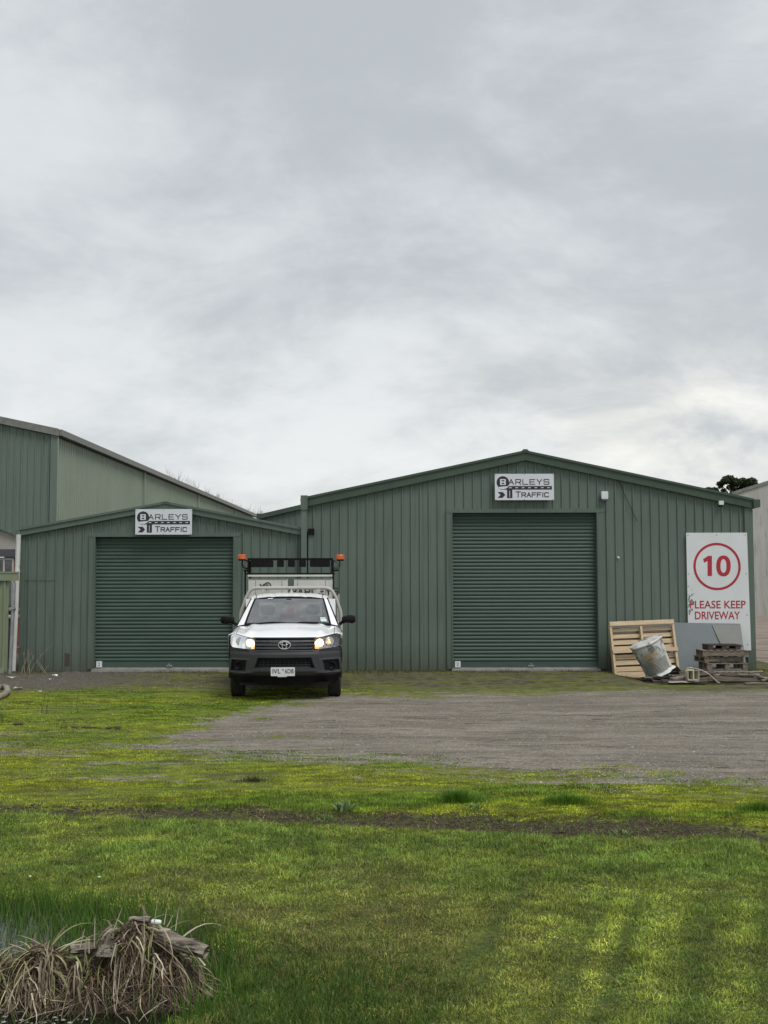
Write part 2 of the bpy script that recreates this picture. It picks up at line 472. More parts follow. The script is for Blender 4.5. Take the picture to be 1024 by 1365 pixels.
# ================================================================== THE SETTING
def build_ground():
    xs = np.concatenate([-np.geomspace(400, 9, 26)[:-1], np.arange(-9, 9.001, .085), np.geomspace(9, 400, 26)[1:]])
    ys = np.concatenate([[-60, -20, -5, 0, 1.5], np.arange(2.5, 12, .065), np.arange(12, 26, .12), np.geomspace(26, 900, 30)])
    X, Y = np.meshgrid(xs, ys, indexing='ij')
    Z = ground_z(X, Y)
    n, m = X.shape
    co = np.stack([X, Y, Z], -1).reshape(-1, 3)
    ii, jj = np.meshgrid(np.arange(n - 1), np.arange(m - 1), indexing='ij')
    a = (ii * m + jj).ravel()
    q = np.stack([a, a + m, a + m + 1, a + 1], -1)
    me = bpy.data.meshes.new('ground')
    me.vertices.add(len(co)); me.vertices.foreach_set('co', co.ravel())
    me.loops.add(q.size); me.loops.foreach_set('vertex_index', q.ravel())
    me.polygons.add(len(q)); me.polygons.foreach_set('loop_start', np.arange(0, q.size, 4))
    me.polygons.foreach_set('use_smooth', np.ones(len(q), bool))
    me.update(calc_edges=True)
    for nm, fn in (('gravel', f_gravel), ('soil', f_soil), ('lawn', f_lawn), ('pond', f_pond)):
        at = me.attributes.new(nm, 'FLOAT', 'POINT')
        at.data.foreach_set('value', np.clip(fn(X, Y), -4, 4).ravel().astype(np.float32))
    mt, k, out = new_mat('ground')
    g = k.n('ShaderNodeNewGeometry').outputs['Position']
    sp = k.n('ShaderNodeSeparateXYZ', i={0: g})
    A = {nm: k.n('ShaderNodeAttribute', attribute_name=nm).outputs['Fac'] for nm in ('gravel', 'soil', 'lawn', 'pond')}
    nb = k.noise(g, .8, 6, .6)
    nbs = k.noise(k.scalev(g, (.45, 1.6, 1)), 1.1, 7, .65, .3)
    nm_ = k.noise(g, 5, 6, .65)
    nf = k.noise(g, 42, 5, .7)
    nff = k.noise(g, 130, 3, .7)
    vor = k.n('ShaderNodeTexVoronoi', i={'Vector': g, 'Scale': 55.0}).outputs['Distance']
    vor2 = k.n('ShaderNodeTexVoronoi', i={'Vector': g, 'Scale': 22.0})
    # gravel: compacted grey-brown with paler chips, damp streaks along the driving direction
    gc = k.mix(k.lin(nbs, .38, .62), (.20, .172, .135), (.35, .31, .25))
    gc = k.mix(k.lin(nf, .40, .66, 0, .8), gc, (.075, .064, .050))
    gc = k.mix(k.smooth(k.noise(k.scalev(g, (.40, 3.2, 1), (21, 5, 0)), 2.6, 9, .78, .8), .565, .60), gc, (.050, .041, .030))
    rutn = k.noise(k.scalev(g, (.10, 2.6, 1), (2, 31, 0)), 1.0, 4, .6, .2)
    gc = k.mix(k.m('MULTIPLY', k.smooth(rutn, .54, .62), .20), gc, (.10, .088, .07))
    gc = k.mix(k.m('MULTIPLY', k.smooth(rutn, .46, .38), .22), gc, (.34, .31, .26))
    gc = k.mix(k.smooth(nff, .58, .74), gc, (.48, .46, .42))
    gc = k.mix(k.m('MULTIPLY', k.smooth(k.noise(k.scalev(g, (.5, 2.6, 1), (4, 2, 0)), 1.5, 7, .7, .4), .57, .72), .6), gc, (.055, .046, .034))
    gc = k.mix(k.m('MULTIPLY', k.smooth(k.noise(k.scalev(g, (.7, 2.2, 1), (14, 3, 0)), 3.2, 8, .72, .5), .50, .66), .55), gc, (.10, .085, .062))
    gc = k.mix(k.m('MULTIPLY', k.smooth(k.noise(k.scalev(g, (.8, 2.0, 1), (3, 13, 0)), 2.4, 8, .75, .3), .56, .68), .5), gc, (.32, .295, .25))
    # moss; dark green mottles put the shading of its relief into the colour
    mc = k.mix(k.lin(nm_, .35, .66), (.19, .235, .014), (.32, .345, .024))
    mc = k.mix(k.lin(nb, .42, .66, 0, .75), mc, (.11, .19, .014))
    mc = k.mix(k.lin(nf, .45, .68, 0, .85), mc, (.060, .080, .010))
    mc = k.mix(k.m('MULTIPLY', k.smooth(k.noise(k.scalev(g, (.6, 2.4, 1), (9, 1, 3)), 1.3, 8, .7, .3), .56, .66), .85), mc, (.085, .068, .036))
    mc = k.mix(k.m('MULTIPLY', k.smooth(k.noise(k.scalev(g, (.8, 2.0, 1), (6, 2, 0)), 4.5, 8, .75, .6), .47, .66), .7), mc, (.085, .105, .016))
    mc = k.mix(k.m('MULTIPLY', k.smooth(k.noise(k.scalev(g, (.7, 2.2, 1), (1, 8, 0)), 2.6, 9, .75, .5), .54, .66), .75), mc, (.095, .078, .040))
    mc = k.mix(k.m('MULTIPLY', k.smooth(k.noise(k.scalev(g, (.45, 3.0, 1), (31, 8, 0)), 3.0, 9, .78, .7), .51, .58), .8), mc, (.075, .066, .032))
    mc = k.mix(k.m('MULTIPLY', k.smooth(k.noise(k.scalev(g, (.6, 2.4, 1), (11, 18, 0)), 11, 6, .75, .4), .50, .60), .6), mc, (.075, .10, .014))
    # bare soil
    sc_ = k.mix(k.lin(nm_, .35, .65), (.014, .010, .005), (.055, .038, .018))
    sc_ = k.mix(k.m('MULTIPLY', k.smooth(k.noise(k.scalev(g, (1.2, 2.5, 1)), 26, 5, .7), .52, .62), .8), sc_, (.19, .155, .10))
    sc_ = k.mix(k.m('MULTIPLY', k.smooth(k.noise(g, 9, 6, .7, .3), .52, .60), .75), sc_, (.07, .095, .02))
    # lawn floor under the blades
    lc = k.mix(k.lin(nm_, .35, .65), (.075, .12, .020), (.18, .21, .035))
    lc = k.mix(k.lin(nb, .45, .62, 0, .4), lc, (.10, .085, .03))
    lc = k.mix(k.lin(nf, .42, .70, 0, .8), lc, (.016, .018, .007))
    lc = k.mix(k.m('MULTIPLY', k.smooth(k.noise(g, 3.4, 7, .7), .5, .66), .6), lc, (.045, .035, .016))
    jit = k.m('ADD', k.m('MULTIPLY', k.m('SUBTRACT', nbs, .5), 6.5), k.m('ADD', k.m('MULTIPLY', k.m('SUBTRACT', nm_, .5), 3.0), k.m('MULTIPLY', k.m('SUBTRACT', nf, .5), 2.0)))
    jits = k.m('MULTIPLY', jit, .16)
    jg = k.m('MULTIPLY', jit, k.lin(sp.outputs[0], -2.4, .6, 2.3, 1.0))
    fg = k.smooth(k.m('ADD', A['gravel'], jg), -.15, .30)
    # thin moss on gravel towards the sheds
    near = k.lin(sp.outputs[1], 18.6, 20.6)
    thin = k.mix(k.smooth(k.m('ADD', k.noise(k.scalev(g, (.5, 1.8, 1), (2, 7, 1)), 1.7, 8, .7), k.m('MULTIPLY', jit, .02)), .44, .62),
                 k.mix(k.lin(nm_, .4, .6), (.055, .046, .028), (.14, .122, .085)), k.mix(.3, mc, (.075, .080, .022)))
    col = k.mix(fg, mc, gc)
    col = k.mix(k.m('MULTIPLY', near, k.m('SUBTRACT', 1.0, k.m('MULTIPLY', fg, .0))), col, thin)
    # bare rubble in front of the small shed's left corner
    bl = k.m('MULTIPLY', k.lin(k.m('ADD', sp.outputs[0], k.m('MULTIPLY', jit, .9)), -4.2, -5.4), k.lin(k.m('ADD', sp.outputs[1], k.m('MULTIPLY', jit, .6)), 19.4, 20.4))
    col = k.mix(bl, col, k.mix(k.lin(nf, .35, .65), (.058, .046, .032), (.165, .15, .125)))
    fl = k.smooth(k.m('ADD', A['lawn'], jits), -.06, .10)
    col = k.mix(fl, col, lc)
    fs = k.smooth(k.m('ADD', A['soil'], k.m('MULTIPLY', jits, 1.5)), -.05, .08)
    col = k.mix(k.m('MULTIPLY', fs, k.lin(nm_, .36, .50, .6, 1)), col, sc_)
    fp = k.smooth(A['pond'], -.1, .15)
    col = k.mix(fp, col, (.022, .022, .012))
    b = k.n('ShaderNodeBsdfPrincipled', i={'Base Color': col, 'Specular IOR Level': .25})
    k.t.links.new(k.lin(nbs, .3, .6, .82, .97), b.inputs['Roughness'])
    hgt = k.m('ADD', k.m('MULTIPLY', nf, .6), k.m('ADD', k.m('MULTIPLY', nm_, 1.0), k.m('MULTIPLY', vor, -.5)))
    bp = k.n('ShaderNodeBump', i={'Strength': 1.0, 'Distance': .035, 'Height': hgt})
    k.t.links.new(bp.outputs[0], b.inputs['Normal'])
    k.t.links.new(b.outputs[0], out.inputs[0])
    me.materials.append(mt)
    o = bpy.data.objects.new('ground', me); COL.objects.link(o); o['kind'] = 'structure'
    return o


build_ground()

# pond water
mw, k, out = new_mat('pond_water')
g = k.n('ShaderNodeNewGeometry').outputs['Position']
wb = k.n('ShaderNodeBump', i={'Strength': .12, 'Distance': .004, 'Height': k.noise(g, 14, 3)})
b = k.n('ShaderNodeBsdfPrincipled', i={'Base Color': (.014, .016, .009, 1), 'Roughness': .06, 'Specular IOR Level': .5, 'Normal': wb.outputs[0]})
k.t.links.new(b.outputs[0], out.inputs[0])
b = MB()
nn = 48
b.add([(-2.5 + 2.15 * math.cos(2 * math.pi * i / nn), 5.25 + 1.62 * math.sin(2 * math.pi * i / nn), -.062) for i in range(nn)], [tuple(range(nn))])
o = b.build('pond_water', mw); o['kind'] = 'structure'

# brown hardstand lane beyond the big shed
b = MB()
m_lane = mat('worn_lane', (.19, .145, .11), (.24, .20, .165), .5, .9, .3, 20, stretch=(.4, 2, 1), spots=(.12, .09, .065), sscale=1.2, slo=.5, shi=.6)
b.add([(8.9, 24.8, .004), (60, 24.8, .004), (60, 72, .004), (8.9, 72, .004)], [(0, 1, 2, 3)])
o = b.build('lane', m_lane); o['kind'] = 'structure'


# ================================================================== SHEDS
def rib_sheet(name, u0, u1, zb, zt, mapf, m, parent, pitch=.1905, phase=0.0, h=.026, wb=.056, wt=.026, brk=(), label=None):
    cols = []
    k0 = math.floor((u0 - phase) / pitch) - 1; k1 = math.ceil((u1 - phase) / pitch) + 1
    for i in range(k0, k1 + 1):
        c = phase + i * pitch
        cols += [(c - wb / 2, 0), (c - wt / 2, h), (c + wt / 2, h), (c + wb / 2, 0)]
    us = [c[0] for c in cols]; ns = [c[1] for c in cols]
    pts = [u0] + [u for u in us if u0 < u < u1] + [u1] + [q for q in brk if u0 < q < u1]
    pts = sorted(set(round(p, 5) for p in pts))
    b = MB(); vs = []
    for u in pts:
        nrm = float(np.interp(u, us, ns))
        vs += [mapf(u, nrm, zb(u)), mapf(u, nrm, zt(u))]
    fs = [(2 * i, 2 * i + 2, 2 * i + 3, 2 * i + 1) for i in range(len(pts) - 1)]
    b.add(vs, fs)
    return b.build(name, m, parent, label=label)


def roller_curtain(name, x0, x1, z0, z1, y, m, parent, pitch=.078):
    """interlocked ribbed steel curtain: every pitch is a rounded rib and a narrow valley"""
    prof = []
    z = z0; prof.append((z0, 0))
    while z < z1:
        for dz, dn in ((.0, -.012), (.010, -.013), (.018, .001), (.030, .005), (.046, .006), (.060, .002), (.068, -.005)):
            if z + dz < z1: prof.append((z + dz, dn))
        z += pitch
    prof.append((z1, 0))
    b = MB(); vs = []
    nx = 6
    for zz, n_ in prof:
        for i in range(nx + 1):
            t = i / nx
            vs.append((x0 + (x1 - x0) * t, y - n_ + .004 * math.sin(t * 5 + zz * 2), zz))
    fs = []
    for i in range(len(prof) - 1):
        for j in range(nx): fs.append((i * (nx + 1) + j, i * (nx + 1) + j + 1, (i + 1) * (nx + 1) + j + 1, (i + 1) * (nx + 1) + j))
    b.add(vs, fs)
    return b.build(name, m, parent)


def slope_bar(b, x0, z0, x1, z1, h, y0, y1):
    b.prism([(x0, z0), (x0, z0 - h), (x1, z1 - h), (x1, z1)], y0, y1)


def shed(name, label, xl, xr, ax, az, el, er, Y, depth, dl, dr, dt, db, sheetw=.762, phase=0.0, barge=.17, capw=.05, seam=None):
    t = thing(name, label, 'shed', ((xl + xr) / 2, Y, 0))
    top = lambda u: float(np.interp(u, [xl, ax, xr], [el, az, er])) - barge * .6
    mf = lambda u, n_, z: (u, Y - n_, z)
    cuts = sorted(set([xl] + [xl + sheetw * i for i in range(1, int((xr - xl) / sheetw) + 1)] + [xr, dl, dr]))
    cuts = [c for c in cuts if xl <= c <= xr]
    cl = [cuts[0]]
    for c in cuts[1:]:
        if c - cl[-1] > .06 or c in (dl, dr, xr):
            if c - cl[-1] <= .06 and cl[-1] not in (dl, dr, xl): cl[-1] = c
            else: cl.append(c)
    for i, (a, c) in enumerate(zip(cl[:-1], cl[1:])):
        mid = (a + c) / 2
        bot = dt if dl < mid < dr else .0
        dz = .0015 * (i % 2)
        if seam and mid < seam[0] and bot == 0:
            rib_sheet('cladding_sheet', a, c, lambda u: seam[1], top, lambda u, n_, z: (u, Y - n_ - dz - .008, z), M_SHED, t, phase=phase, brk=(ax,))
            rib_sheet('cladding_sheet', a, c, lambda u: bot, lambda u: seam[1] + .03, lambda u, n_, z: (u, Y - n_ - dz, z), M_SHED, t, phase=phase)
        else:
            rib_sheet('cladding_sheet', a, c, lambda u, q=bot: q, top, lambda u, n_, z, q=dz: (u, Y - n_ - q, z), M_SHED, t, phase=phase, brk=(ax,))
    # side and rear walls
    for sx, ez in ((xl, el), (xr, er)):
        sgn = -1 if sx == xl else 1
        rib_sheet('side_wall', Y + .02, Y + depth, lambda u: 0, lambda u, e=ez: e - .12, lambda u, n_, z, q=sx, s_=sgn: (q + s_ * n_, u, z), M_SHED, t)
    b = MB(); b.prism([(xl, 0), (xr, 0), (xr, er - .12), (ax, az - .12), (xl, el - .12)], Y + depth - .03, Y + depth); b.build('rear_wall', M_SHED, t)
    # roof slopes
    for (xa, za, xb, zb_) in ((xl - .08, el - .01, ax, az), (ax, az, xr + .08, er - .01)):
        b = MB()
        nseg = int(abs(xb - xa) / .2)
        slope_bar(b, xa, za - .012, xb, zb_ - .012, .03, Y - .02, Y + depth + .05)
        kk = int(depth / .76)
        for i in range(kk * 4):
            yy = Y + .1 + i * .19
            if yy < Y + depth: slope_bar(b, xa, za + .008, xb, zb_ + .008, .024, yy, yy + .03)
        b.build('roof_sheet', M_BARGE, t)
    # barge flashings along both rakes
    for (xa, za, xb, zb_) in ((xl - .03, el, ax, az), (ax, az, xr + .03, er)):
        b = MB()
        slope_bar(b, xa, za, xb, zb_, barge, Y - .075, Y - .028)
        slope_bar(b, xa, za + .014, xb, zb_ + .014, capw, Y - .10, Y - .0755)
        slope_bar(b, xa, za - barge + .012, xb, zb_ - barge + .012, .014, Y - .09, Y - .0755)
        b.build('barge_flashing', M_BARGE if barge > .19 else M_TRIM, t)
    b = MB(); b.prism([(ax - .10, az - .02), (ax + .10, az - .02), (ax + .04, az + (.035 if barge > .19 else .008)), (ax - .04, az + (.035 if barge > .19 else .008))], Y - .105, Y + depth); b.build('ridge_cap', M_BARGE, t)
    # jambs and head
    for s_, xx in ((-1, dl), (1, dr)):
        b = MB(); x0_, x1_ = (xx - .12, xx + .012) if s_ < 0 else (xx - .012, xx + .15)
        b.box(x0_, x1_, Y - .045, Y + .14, db, dt + .05); b.box(xx - .018 if s_ < 0 else xx - .002, xx + .002 if s_ < 0 else xx + .018, Y - .055, Y - .0455, db, dt)
        b.build('door_jamb', M_TRIM, t)
    b = MB(); b.box(dl - .12, dr + .15, Y - .052, Y + .13, dt + .001, dt + .085); b.build('door_head', M_TRIM, t)
    # roller door
    dd = roller_curtain('roller_door', dl + .004, dr - .004, db + .14, dt + .05, Y + .085, M_DOOR, t)
    b = MB(); b.box(dl + .01, dr - .01, Y + .055, Y + .10, db + .035, db + .145); b.build('bottom_rail', M_DOOR, dd, world=False).location = (0, 0, 0)
    rail = dd.children[0]; rail.location = Vector((-((xl + xr) / 2), -Y, 0))
    b = MB(); b.box(dl + .01, dr - .01, Y + .06, Y + .10, db + .0, db + .034); q = b.build('rubber_seal', M_CONC, dd, world=False); q.location = rail.location
    b = MB(); xc = (dl + dr) / 2 + .12
    b.box(xc - .06, xc + .06, Y + .035, Y + .055, db + .045, db + .075); b.box(xc - .012, xc + .012, Y + .02, Y + .055, db + .075, db + .11)
    q = b.build('handle', M_GALV, dd, world=False); q.location = rail.location
    b = MB(); b.box(dl + .05, dl + .17, Y + .035, Y + .054, db + .03, db + .16); q = b.build('sticker', M_SIGN, dd, world=False); q.location = rail.location
    q2 = text_mesh('sticker_print', '2', dl + .09, dl + .13, db + .06, db + .13, Y + .0335, M_INK, dd, world=False); q2.location = rail.location
    b = MB(); b.box(dl - .02, dr + .02, Y - .10, Y + .14, -.1, db); b.build('threshold', M_CONC, t)
    # dark inside wall so the gap round the door stays closed
    b = MB(); b.box(dl - .1, dr + .1, Y + .14, Y + .17, 0, dt + .1); b.build('door_gap_backing', M_BLACK, t)
    # concrete footing edge
    return t


YS = 24.1
XL0, _ = P(29.5, 703, YS); XL1, _ = P(401, 703, YS)
small = shed('green_shed', 'small green ribbed steel shed behind the white ute, lower of the two logo sheds', XL0, XL1, P(222, 669, YS)[0], P(222, 669, YS)[1],
             P(27, 704, YS)[1], P(401, 704, YS)[1], YS, 6.0, P(126, 0, YS)[0], P(311.5, 0, YS)[0], P(0, 715, YS)[1], .05, phase=.04, barge=.15,
             seam=(P(100, 0, YS)[0], P(0, 773, YS)[1]))
XR0 = P(405, 0, YS)[0]; XR1 = P(1005, 0, YS)[0]
big = shed('green_shed', 'large green ribbed steel shed with the speed sign on its front wall', XR0, XR1, P(700, 602, YS)[0], P(700, 602, YS)[1],
           P(405, 664, YS)[1], P(1005, 667, YS)[1], YS, 10.0, P(603, 0, YS)[0], P(797, 0, YS)[0], P(0, 684, YS)[1], .035, phase=.02, barge=.2)
# corner flashings, gutters and downpipes
b = MB(); b.box(XL0 - .006, XL0 + .09, YS - .035, YS + .05, 0, P(27, 712, YS)[1]); b.build('corner_flashing', M_TRIM, small)
b = MB(); b.box(XR1 - .17, XR1 + .006, YS - .045, YS + .06, 0, P(1005, 676, YS)[1]); b.box(XR1 - .18, XR1 - .04, YS - .052, YS - .0455, P(0, 866, YS)[1], P(0, 852, YS)[1]); b.build('corner_flashing', M_TRIM, big)
b = MB(); b.box(XL0 - .13, XL0 - .005, YS - .09, YS + 6.0, P(27, 704, YS)[1] - .16, P(27, 704, YS)[1] - .02); b.build('gutter', M_TRIM, small)
b = MB(); b.box(XL1 - .0, XL1 + .045, YS - .04, YS + 6.0, P(401, 704, YS)[1] - .16, P(401, 704, YS)[1] - .02); b.build('gutter', M_TRIM, small)
b = MB(); b.box(XR1 + .007, XR1 + .15, YS - .12, YS + 10, P(1005, 667, YS)[1] - .17, P(1005, 667, YS)[1] - .005); b.build('gutter', M_BARGE, big)
ztl = P(27, 712, YS)[1]
b = MB(); b.tube([(XL0 - .02, YS - .15, ztl), (XL0 - .045, YS - .14, 1.5), (XL0 - .085, YS - .13, .02)], .052, 12); b.build('downpipe', M_WHITE_PIPE, small, smooth='auto')
b = MB()
for z_ in (.5, 2.1): b = MB(); b.box(XL0 - .11 - .01 * (z_ < 1), XL0 + .02, YS - .09, YS - .03, z_, z_ + .03); b.build('pipe_bracket', M_GALV, small)
# big shed's left: square downpipe with a rainwater head, and a second lower one
xa, xb = P(402, 0, YS)[0], P(409.5, 0, YS)[0]
b = MB(); b.box(xa, xb, YS - .17, YS - .05, 0, P(0, 679, YS)[1]); b.build('downpipe', M_SHED, big)
b = MB(); b.box(xa - .012, xb + .012, YS - .19, YS - .03, P(0, 680, YS)[1], P(0, 661, YS)[1]); b.build('rainwater_head', M_TRIM, big)
xa, xb = P(411.5, 0, YS)[0], P(418, 0, YS)[0]
b = MB(); b.box(xa, xb, YS - .13, YS - .04, 0, P(0, 713, YS)[1]); b.build('downpipe', M_SHED, big)
b = MB(); b.box(xa - .01, xb + .02, YS - .17, YS - .03, P(0, 713, YS)[1], P(0, 705, YS)[1]); b.tube([(xa - .02, YS - .12, P(0, 712, YS)[1]), (xa - .1, YS - .1, P(0, 707, YS)[1])], .03, 8)
b.build('rainwater_head', M_BLACK, big)
# stain patch low on the small shed
xs_, zs_ = P(88, 880, YS)
b = MB(); b.box(xs_ - .06, xs_ + .08, YS - .012, YS - .0045, zs_ - .10, zs_ + .16, bev=.03); b.build('rust_patch', mat('rust_patch', (.05, .04, .03), (.07, .065, .045), 12, .9), small)

# rear green shed glimpsed between the two
YB = 34.4
t = thing('rear_shed', 'green ribbed shed end glimpsed between the two logo sheds', 'shed', (-1, YB, 0))
xa, za = P(350, 685, YB); xb, zb2 = P(404, 672.5, YB); xb2 = 6.0; zb3 = za + (zb2 - za) / (xb - xa) * (3.2 - xa)
topf = lambda u: float(np.interp(u, [xa, 3.2, 9.5], [za, zb3, za])) - .1
for i in range(17):
    a0 = xa + i * .762
    rib_sheet('cladding_sheet', a0, a0 + .762, lambda u: 0, topf, lambda u, n_, z: (u, YB - n_, z), M_SHED, t, brk=(3.2,))
b = MB(); slope_bar(b, xa - .05, za, 3.2, zb3, .14, YB - .1, YB + 5); slope_bar(b, 3.2, zb3, 9.5, za, .14, YB - .1, YB + 5); b.build('roof', M_BARGE, t)
b = MB(); b.box(xa - .16, xa - .051, YB - .14, YB + 5, za - .14, za + .01); b.build('gutter', M_BARGE, t)
rib_sheet('side_wall', YB, YB + 5, lambda u: 0, lambda u: za - .1, lambda u, n_, z: (xa - n_, u, z), M_SHED, t)

# long pale green shed at the left, its side wall running away from the camera
D0 = 31.0
cx, cz = P(75, 574, D0)
DV = Vector((59 / 1500.0, 1.0)).normalized()
t = thing('long_shed', 'tall long pale green factory shed with grey gutter, left behind the small shed', 'shed', (cx, D0, 0))
LEN = 39.0
side = lambda u, n_, z: (cx + DV.x * u + DV.y * n_, D0 + DV.y * u - DV.x * n_, z)
BAY = .31 * D0
cu = 0
while cu < LEN - 1:
    e = min(cu + BAY, LEN)
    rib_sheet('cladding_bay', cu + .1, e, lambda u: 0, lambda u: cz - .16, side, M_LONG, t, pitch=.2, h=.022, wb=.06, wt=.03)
    b = MB(); p0 = side(cu, .0, 0); b.box(-.045, .045, -.05, .05, 0, cz - .14)
    b.v = [(p0[0] + x + .03, p0[1] + y, z) for x, y, z in b.v]
    b.build('downpipe', M_LONG, t)
    cu = e
# front face: gable rising to the left
XF = cx - 16.0
ftop = lambda u: cz - .14 + (cx - u) * .215
fbot = lambda u: float(np.interp(u, [XF, P(0, 704, D0)[0], P(30, 716, D0)[0], cx], [4.2, P(0, 704, D0)[1], P(30, 716, D0)[1], P(60, 730, D0)[1]]))
for i in range(21):
    a1 = cx - .1 - i * .762; a0 = a1 - .762
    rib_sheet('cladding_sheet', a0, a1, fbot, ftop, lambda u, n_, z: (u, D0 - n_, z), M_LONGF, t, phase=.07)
b = MB(); b.box(cx - .12, cx + .07, D0 - .06, D0 + .06, 0, cz - .1); b.build('corner_flashing', M_LONGF, t)
b = MB(); slope_bar(b, XF, ftop(XF) + .2, cx + .1, cz + .06, .2, D0 - .12, D0 - .03); b.build('barge_flashing', M_GUT, t)
b = MB()
v = []
for u in (0, LEN):
    for n_, z in ((.0, cz - .12), (.17, cz - .12), (.17, cz + .05), (.0, cz + .05)): v.append(side(u, n_, z))
b.add(v, [(0, 1, 2, 3), (7, 6, 5, 4), (0, 4, 5, 1), (1, 5, 6, 2), (2, 6, 7, 3), (3, 7, 4, 0)]); b.build('gutter', M_GUT, t)
b = MB()
b.add([side(0, 0, cz), side(LEN, 0, cz), side(LEN, -16, cz + 3.44), side(0, -16, cz + 3.44)], [(0, 1, 2, 3)]); b.build('roof_sheet', M_GUT, t)
b = MB(); pe = side(LEN, 0, 0); b.prism([(pe[0], 0), (pe[0] - 16, 0), (pe[0] - 16, cz + 3.3), (pe[0], cz - .1)], pe[1] - .1, pe[1]); b.build('rear_wall', M_LONG, t)
# beige panel, beam, window and brickwork under the front cladding
b = MB(); b.box(XF, cx, D0 + .10, D0 + .16, P(0, 731, D0)[1], 4.6); b.build('fascia_panel', M_BEIGE, t)
b = MB(); b.box(XF, cx, D0 - .02, D0 + .2, P(0, 741, D0)[1], P(0, 731, D0)[1]); b.build('beam', mat('dark_beam', (.05, .052, .06), (.07, .072, .08), 3, .5), t)
zb4 = P(0, 742, D0)[1]
b = MB(); b.box(XF, cx, D0 + .14, D0 + .2, 0, zb4); bw = b.build('brick_backing', M_MORTAR, t)
b = MB()
r_ = 0; z = .01
xbr0, xbr1 = P(17.5, 0, D0)[0], cx - .1
while z < zb4 - .08:
    x = xbr0 - (.12 if r_ % 2 else 0)
    while x < xbr1:
        x0_ = max(x, xbr0); x1_ = min(x + .23, xbr1)
        if x1_ - x0_ > .03: j = random.uniform(0, .006); b.box(x0_, x1_, D0 + .045 - j, D0 + .139, z, z + .076)
        x += .24
    z += .086; r_ += 1
b.build('brickwork', M_BRICK, t, kind='stuff')
wf = MB()
xw1 = P(17, 0, D0)[0]; xw0 = P(-40, 0, D0)[0]
for xx in (xw0, P(-18, 0, D0)[0], P(4, 0, D0)[0] - .03, xw1 - .05): wf.box(xx, xx + .05, D0 + .03, D0 + .1, .9, zb4 - .02)
wf.box(xw0 + .05, xw1 - .05, D0 + .035, D0 + .095, zb4 - .07, zb4 - .02); wf.box(xw0 + .05, xw1 - .05, D0 + .035, D0 + .095, .9, .95)
wfo = wf.build('window', M_CREAM, t)
b = MB(); b.box(xw0 + .05, xw1 - .05, D0 + .06, D0 + .07, .95, zb4 - .07); q = b.build('pane', M_WIN, wfo, world=False); q.location = (-cx, -D0, 0)
# roof vents showing as white dots over the gutter
for (px, py, hh) in ((337.5, 695, .45), (293, 671, .12), (350, 694, .3)):
    dd_ = D0 * 496 / (571 - px); uu = (dd_ - D0) / DV.y
    b = MB(); p = side(uu, .0, cz); b.tube([(p[0] + .0, p[1], cz - .5 * (hh > .4)), (p[0], p[1], cz - .5 * (hh > .4) + hh + .15)], .12 if hh > .4 else .07, 10); b.build('vent_pipe', M_WHITE_PIPE, t, smooth='auto')

# grey tilt-panel building at the far right
YR = 70.0
t = thing('warehouse', 'pale grey concrete panel warehouse beyond the right end of the large shed', 'warehouse', (P(1040, 0, YR)[0], YR, 0))
x0 = P(983, 0, YR)[0]; z0 = P(983, 659, YR)[1]; sl_ = (P(1024, 645, YR)[1] - z0) / (P(1024, 645, YR)[0] - x0)
for i in range(9):
    xa = x0 + i * 2.6; xb = xa + 2.585
    b = MB(); b.prism([(xa, 0), (xb, 0), (xb, z0 + sl_ * (xb - x0)), (xa, z0 + sl_ * (xa - x0))], YR, YR + .2); b.build('wall_panel', M_SLAB, t)
b = MB(); slope_bar(b, x0 - .1, z0 + .12, x0 + 23.4, z0 + .12 + sl_ * 23.5, .18, YR - .08, YR + .3); b.build('parapet_capping', M_GUT, t)
b = MB(); b.box(x0, x0 + .2, YR + .21, YR + 20, 0, z0 - .1); b.build('side_wall', M_SLAB, t)
b = MB(); b.box(x0 + .2, x0 + 23, YR + .21, YR + 20, 4, z0 - .4); b.build('roof', M_GUT, t)


